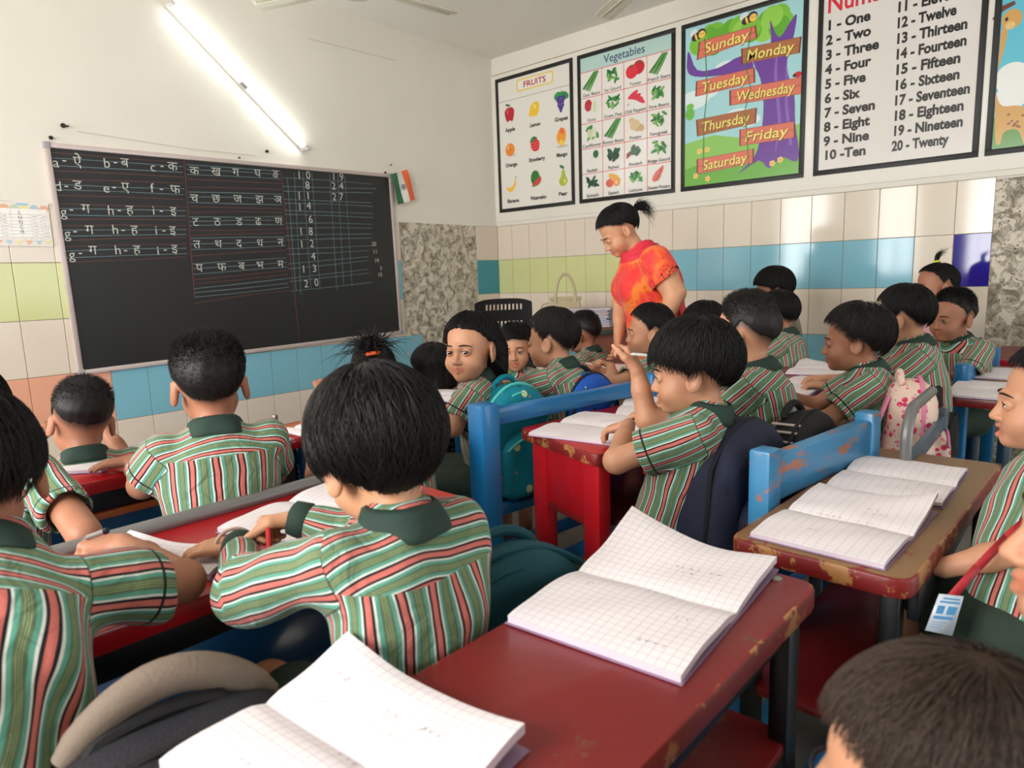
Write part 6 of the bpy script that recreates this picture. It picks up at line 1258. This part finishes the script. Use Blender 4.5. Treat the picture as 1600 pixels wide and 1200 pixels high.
# ---- pencils, pens, bangle, bands ----
def stick(name, label, cat, a, b, r, m, mt=None, cap_m=None):
    a, b = Vector(a), Vector(b); d = b-a; c = (a+b)/2; o = thing(name, label, cat, c); mb = MB(); mb.tube([a-c, b-c-d*.12], r, 8); mb.build('barrel', m, o)
    mb = MB(); mb.tube([b-c-d*.12, b-c-d*.02, b-c], [r, r*.35, r*.1], 8); mb.build('tip', mt or M_plain, o)
    if cap_m: mb = MB(); mb.tube([a-c-d*.005, a-c+d*.14], r*1.12, 8); mb.build('end_band', cap_m, o)
    return o
R_ = PUP['A']['A']['R']; top = Vector(atD(418, 808, 1.10)); low = Vector(atD(421, 868, 1.06))
stick('pencil', 'red pencil with black end held by the thick haired boy', 'pencil', low, top, .0042, mat('red_lacquer', rgb(190, 40, 44), .3), M_plain, M_black)
stick('pencil', 'white pencil held up by the bowl haired boy', 'pencil', atD(1018, 556, 1.70), atD(985, 553, 1.70), .0038, mat('white_lacquer', rgb(228, 224, 220), .3), M_plain)
stick('pencil', 'grey pencil in the hand of the child facing the camera', 'pencil', atD(792, 553, 2.95), atD(786, 585, 2.92), .0035, M_greyrail)
stick('pen', 'white pen with navy cap standing up by the boy at the left edge', 'pen', atD(168, 829, 1.05), atD(132, 842, 1.05), .0045, mat('white_lacquer', None), M_plain, mat('navy_cap', rgb(30, 40, 80), .4))
er = MB(); p = onZ(1183, 573, .664); er.box(-.014, .014, -.009, .009, 0, .012, bev=.003); tag(er.build('sharpener', mat('yellow_plastic', rgb(226, 180, 60), .4), None, 35, p+Vector((0, 0, .0))), 'small yellow sharpener on the edge of the dark red desk', 'sharpener')
# worn things: bangle, hair bands, lanyard
def ring(p, c, n, r, t, m, name, seg=28, parent=None):
    n = Vector(n).normalized(); u = n.orthogonal().normalized(); v = n.cross(u); mb = MB(); mb.tube([Vector(c)+(u*math.cos(2*PI*k/seg)+v*math.sin(2*PI*k/seg))*r for k in range(seg)], t, 8, closed=True); return child_mesh(p, name, mb, m)
pA = PUP['A']; aL = pA['A']['L']; wd = nv(aL['W']-aL['E']); ring(pA, aL['W']+nv(aL['d'])*.008, wd, .030, .0032, mat('ivory_bangle', rgb(222, 196, 176), .3), 'bangle')
def hair_tuft(p, base, direc, n, length, spread, droop, band, seed, r=.0011, curl=None, br=.012):
    rs = np.random.default_rng(seed); b = p['hc']+p['R'] @ np.array(base)*p['s']; d = p['R'] @ np.array(direc); V, F = tuft(b, d, n, length, spread, droop, rs, r, curl); P = Parts(); P.add(V, F); h = P.build('hair_tuft', [HAIR['black']], p['body'], None, p['org'])
    if band: ring(p, b+nv(d)*.006, d, br, .0055, band, 'hair_band', 18)
hair_tuft(PUP['F'], (0, -.02, .116), (0, .0, 1.), 420, .15, .36, .66, M_band, 3, .0016, br=.016)
hair_tuft(PUP['U'], (0, -.01, .116), (.1, .1, 1.), 70, .10, .10, .35, mat('yellow_band', rgb(214, 216, 60), .6), 4, .0012, curl=tuple(RT*.6))
hair_tuft(PUP['H'], (.03, -.075, .085), (.2, -.8, .4), 150, .12, .16, .9, mat('blue_band', rgb(20, 130, 190), .6), 5, .0012, br=.011)
for k_, sd in (('H', 1), ('H', -1), ('U', 1), ('U', -1)):
    p = PUP[k_]; mb = MB(); c_ = p['hc']+p['R'] @ np.array((.0765*sd, .002, -.041))*p['s']; mb.lathe([(.0005, -.0035), (.003, -.002), (.003, .002), (.0005, .0035)], 10, 0, Matrix.Translation(Vector(c_))); child_mesh(p, 'earring', mb, mat('gold_stud', rgb(222, 190, 120), .2, .05, 10, metal=.9))
# lanyard and card of the boy in profile at the right edge
pW = PUP['V']; mb = MB(); A0, A1 = atD(1572, 840, 1.15), atD(1482, 938, 1.115); mid = atD(1528, 886, 1.12)
for a, b in ((atD(1604, 812, 1.17), A0), (A0, mid), (mid, A1)): mb.bar(a, b, .015, .0016, tuple(-FW), 0)
lan = child_mesh(pW, 'lanyard', mb, mat('red_ribbon', rgb(178, 30, 40), .6))
mb = MB(); c4 = [atD(x, y, 1.11) for x, y in ((1468, 928), (1506, 932), (1488, 994), (1446, 985))]; n_ = -FW*.0012
mb.add([p for p in c4]+[p-n_*1.5 for p in c4], [(0, 3, 2, 1), (4, 5, 6, 7), (0, 1, 5, 4), (1, 2, 6, 5), (2, 3, 7, 6), (3, 0, 4, 7)]); card = child_mesh(pW, 'identity_card', mb, mat('card_plastic', rgb(206, 214, 224), .3), lan)
mb = MB(); ex_, ey_ = c4[1]-c4[0], c4[3]-c4[0]
def cq(u0, u1, v0, v1, mi, l=1): mb.add([c4[0]+ex_*u+ey_*v+n_*(.35+.1*l) for u, v in ((u0, v0), (u0, v1), (u1, v1), (u1, v0))], [(0, 1, 2, 3)], mi)
cq(.2, .9, .08, .12, 0); cq(.12, .95, .17, .22, 0); cq(.12, .42, .30, .52, 1); cq(.55, .92, .30, .52, 2); cq(.1, .9, .58, .66, 0)
for k in range(3): cq(.1, .7-.1*k, .74+.07*k, .755+.07*k, 1)
child_mesh(pW, 'card_print', mb, [mat('card_blue', rgb(80, 150, 200), .4), mat('card_dark', rgb(70, 76, 80), .4), mat('card_maroon', rgb(110, 40, 50), .4)], card)
# ================= the teacher =================
def kurta_mat():
    m, nt, b = nodes_of('orange_printed_kurta'); tc = N(nt, 'ShaderNodeTexCoord'); v = tc.outputs['Object']
    n = N(nt, 'ShaderNodeTexNoise', i_Scale=7., i_Detail=2., i_Distortion=.8); L(nt, v, n.inputs[0]); rp = N(nt, 'ShaderNodeValToRGB'); cr = rp.color_ramp; cr.elements[0].position = .40; cr.elements[0].color = rgb(226, 48, 46); cr.elements[1].position = .60; cr.elements[1].color = rgb(240, 130, 44); e = cr.elements.new(.5); e.color = rgb(236, 78, 40); L(nt, n.outputs[0], rp.inputs[0])
    vo = N(nt, 'ShaderNodeTexVoronoi', i_Scale=46.); L(nt, v, vo.inputs['Vector']); lt = N(nt, 'ShaderNodeMath', operation='LESS_THAN'); L(nt, vo.outputs[0], lt.inputs[0]); lt.inputs[1].default_value = .26; n2 = N(nt, 'ShaderNodeTexNoise', i_Scale=5.); L(nt, v, n2.inputs[0]); g2 = N(nt, 'ShaderNodeMath', operation='GREATER_THAN'); L(nt, n2.outputs[0], g2.inputs[0]); g2.inputs[1].default_value = .5; ml = N(nt, 'ShaderNodeMath', operation='MULTIPLY'); L(nt, lt.outputs[0], ml.inputs[0]); L(nt, g2.outputs[0], ml.inputs[1])
    mx = N(nt, 'ShaderNodeMix', data_type='RGBA'); L(nt, ml.outputs[0], mx.inputs[0]); L(nt, rp.outputs[0], mx.inputs[6]); mx.inputs[7].default_value = rgb(206, 40, 52); L(nt, mx.outputs[2], b.inputs['Base Color']); b.inputs['Roughness'].default_value = .7; b.inputs['Sheen Weight'].default_value = .15
    n3 = N(nt, 'ShaderNodeTexNoise', i_Scale=18., i_Detail=2.); L(nt, v, n3.inputs[0]); bp = N(nt, 'ShaderNodeBump', i_Strength=.4, i_Distance=.02); L(nt, n3.outputs[0], bp.inputs['Height']); L(nt, bp.outputs[0], b.inputs['Normal']); return m
def teacher():
    rs = np.random.default_rng(77); D = 3.5; s = 1.12; A_ = lambda x, y, d=D: np.array(atD(x, y, d)); hc = A_(967, 361); R = rotm(140, 36, 0); fw = np.array((math.cos(math.radians(138)), math.sin(math.radians(138)), 0)); rt = np.array((fw[1], -fw[0], 0)); Zv = np.array((0, 0, 1.))
    nb = A_(1000, 390); pel = A_(1028, 530); pel2 = pel+Zv*-.0; org = np.array((pel[0], pel[1], 0)); up = nv(nb-pel); fr = nv(np.cross(up, rt)); LT = np.linalg.norm(nb-pel)
    SL, SR_ = A_(1024, 408, 3.29), nb-up*.05+rt*.155; EL, WL = A_(1054, 458, 3.25), A_(1040, 508, 3.22); ER, WR = A_(972, 470, 3.68), A_(966, 528, 3.62)
    P = head_mesh(hc, R, s, .0034, nb-up*.03, (0, -18), 0); lo = np.min([nb, pel, SL, SR_, EL, ER], 0)-.25; hi = np.max([nb, pel, SL, SR_, EL, ER], 0)+.25; lo[2] = .0; g = Field(lo, hi, .012)
    g.cap(pel, pel+up*LT*.5, .11, .10, k=.05); g.cap(pel+up*LT*.5, nb-up*.08, .10, .09, k=.05); g.cap(SL, SR_, .045, k=.05); g.cap(nb-up*.1, nb, .06, .048, k=.04)
    for S, E in ((SL, EL), (SR_, ER)): g.cap(S, E, .070, .050, k=.03)
    an = [np.array((*(org[:2]+rt[:2]*o), .09)) for o in (-.09, .09)]; hp = [pel-rt*.08, pel+rt*.08]
    for h_, a in zip(hp, an): g.cap(h_, (h_+a)/2, .085, .055, k=.03); g.cap((h_+a)/2, a, .055, .036, k=.02)
    V, F = g.mesh(); P.add(smooth_mesh(V, F, 1), F, 0, lip=np.zeros(len(V)))
    for sd, S, E, W in (('L', SL, EL, WL), ('R', SR_, ER, WR)):
        d = nv(W-E); pts = [E, W, W+d*.16, S*.4+E*.6]; g = Field(np.min(pts, 0)-.07, np.max(pts, 0)+.07, .0042); g.cap(S*.5+E*.5, E, .066, .052, k=.02); g.cap(E, E*.5+W*.5, .050, .040, k=.02); g.cap(E*.5+W*.5, W, .036, .025, k=.015); hand(g, W, d, -fr if sd == 'R' else fr*.3-rt, sd, 'relax', 1.35); V, F = g.mesh(); P.add(smooth_mesh(V, F, 1, .3), F, 0, lip=np.zeros(len(V)))
    body = P.build('person', [SKIN[2], M_eye, M_iris, HAIR['black']], None, Vector(org), org); tag(body, 'woman in an orange kurta and red scarf standing bent over by the tiled wall', 'person'); p = dict(body=body, hc=hc, R=R, s=s, org=org)
    hair_mesh(hc, R, s, 'tiedlow', rs, 1.1, 'black', 0, .6).build('hair', [HAIR['black']], body, None, org)
    hair_tuft(p, (0, -.112, .03), (.0, -1., .3), 340, .15, .16, .8, M_black, 8, .0013, br=.014)
    # kurta
    aK = np.array([(-2.6, .23, .19), (-1.6, .225, .185), (-.4, .19, .16), (0, .18, .15), (.35, .150, .135), (.62, .160, .160), (.82, .150, .13), (.93, .12, .085), (1.02, .075, .06), (1.2, .03, .03)])
    lo2, hi2 = lo-.1, hi+.1; lo2[2] = .42; g = Field(lo2, hi2, .0085); wv = [(nv(rs.normal(size=3))*rs.uniform(12, 34), rs.uniform(0, 6.28)) for _ in range(7)]
    def loc(X, Y, Z):
        t = Z-pel[2]; bend = np.clip(t/(nb[2]-pel[2]), -3, 1.3); cx = pel[0]+(nb[0]-pel[0])*np.clip(bend, 0, 2); cy = pel[1]+(nb[1]-pel[1])*np.clip(bend, 0, 2); x, y = X-cx, Y-cy; return x*rt[0]+y*rt[1], x*fw[0]+y*fw[1], bend
    def fn(X, Y, Z):
        xl, yl, b = loc(X, Y, Z); a = np.interp(b, aK[:, 0], aK[:, 1]); c = np.interp(b, aK[:, 0], aK[:, 2]); q = np.sqrt((xl/a)**2+(yl/c)**2)+1e-6; return np.maximum((q-1)*np.minimum(a, c)*.9+.006*np.sin(np.arctan2(xl, yl)*9)*np.clip(-b, 0, 1), np.maximum(.46-Z, (b-1.0)*.3))
    g.op(fn, lo2, hi2, .02)
    g.cap(SR_, SR_+nv(ER-SR_)*.11, .072, .068, k=.04)
    for S, E in ((SL, EL),):
        ua = nv(E-S); ll = .125
        def slv(X, Y, Z):
            x, y, z = X-S[0], Y-S[1], Z-S[2]; t = x*ua[0]+y*ua[1]+z*ua[2]; return np.maximum(np.sqrt(np.maximum(x*x+y*y+z*z-np.clip(t, 0, 9)**2, 0))-(.080+.05*np.clip(t, 0, ll)), t-ll-.02*np.sin(t*0))
        g.op(slv, S-.2, S+.2, .03); g.cap(S+ua*(ll-.02), S+ua*(ll+.1), .076, .082, k=.004, mode='s')
    for o_ in (-.07, .07): g.ell(nb-up*.19+fr*.085+rt*o_, (.08, .085, .085), np.stack([rt, fr, up], 1), k=.05)
    nk = nb+fr*.07+up*.03; g.ell(nk, (.06, .055, .07), np.stack([rt, fr, up], 1), k=.006, mode='s')
    g.F = (g.F+sum(np.sin(np.multiply.outer(g.ax[0], np.ones((1, 1)))[:, :, :1]*k[0]+g.ax[1][None, :, None]*k[1]+g.ax[2][None, None, :]*k[2]+ph) for k, ph in wv)/7*.008).astype(np.float32)
    V, F = g.mesh(); P = Parts(); P.add(smooth_mesh(V, F, 1), F); P.build('kurta', [kurta_mat()], body, None, org)
    # leggings cuffs and sandals
    for a in an: g = Field(a-np.array((.16, .16, .1)), a+np.array((.16, .16, .08)), .01); g.ell(a+fw*.05-np.array((0, 0, .06)), (.045, .115, .032), np.stack([rt, fw, Zv], 1), k=.01); V, F = g.mesh(); V[:, 2] = np.maximum(V[:, 2], .001); P = Parts(); P.add(V, F); P.build('sandal', [M_shoe], body, None, org)
    # scarf: loop round the neck and a length falling down the back
    M_sc = mat('red_pink_scarf', rgb(222, 44, 66), .6, .08, 12, bump=.12, bscale=60); mb = MB()
    for k in range(6):
        off = k*.011; pts = []
        for i in range(25): t = -PI*.98+2*PI*.98*i/24; pts.append(Vector(nb+fr*(math.cos(t)*(.075+off*.5)+.01)+rt*math.sin(t)*(.078+off*.6)+up*(.028-off*1.1-.035*max(0, math.cos(t))+.006*math.sin(3*t+k))))
        mb.tube(pts, .011, 7)
    child_mesh(p, 'scarf_loop', mb, M_sc)
    V = []; nu, nvv = 14, 26
    for i in range(nu+1):
        u = -1+2*i/nu
        for j in range(nvv+1):
            t = j/nvv; zb = 1.0-t*2.2; b = zb; a = np.interp(b, aK[:, 0], aK[:, 1]); c = np.interp(b, aK[:, 0], aK[:, 2]); cc = pel+(nb-pel)*max(b, 0)+np.array((0, 0, (nb[2]-pel[2])*min(b, 0))); cc = cc if b > 0 else np.array((pel[0], pel[1], pel[2]+(nb[2]-pel[2])*b)); th = u*.95; V.append(cc-fw*math.cos(th)*(c+.022+.02*t+.006*math.sin(u*9+t*3))-rt*math.sin(th)*(a*.95+.02)+up*(.03*(1-t)))
    n0 = len(V); W_ = nvv+1; V = V+[v-fw*.004 for v in V]; F = []
    for i in range(nu):
        for j in range(nvv): a, b, c, d = i*W_+j, (i+1)*W_+j, (i+1)*W_+j+1, i*W_+j+1; F += [(a, b, c, d), (n0+a, n0+d, n0+c, n0+b)]
    P = Parts(); P.add(V, F); P.build('scarf_drape', [M_sc], body, None, org); return p
TEACH = teacher()
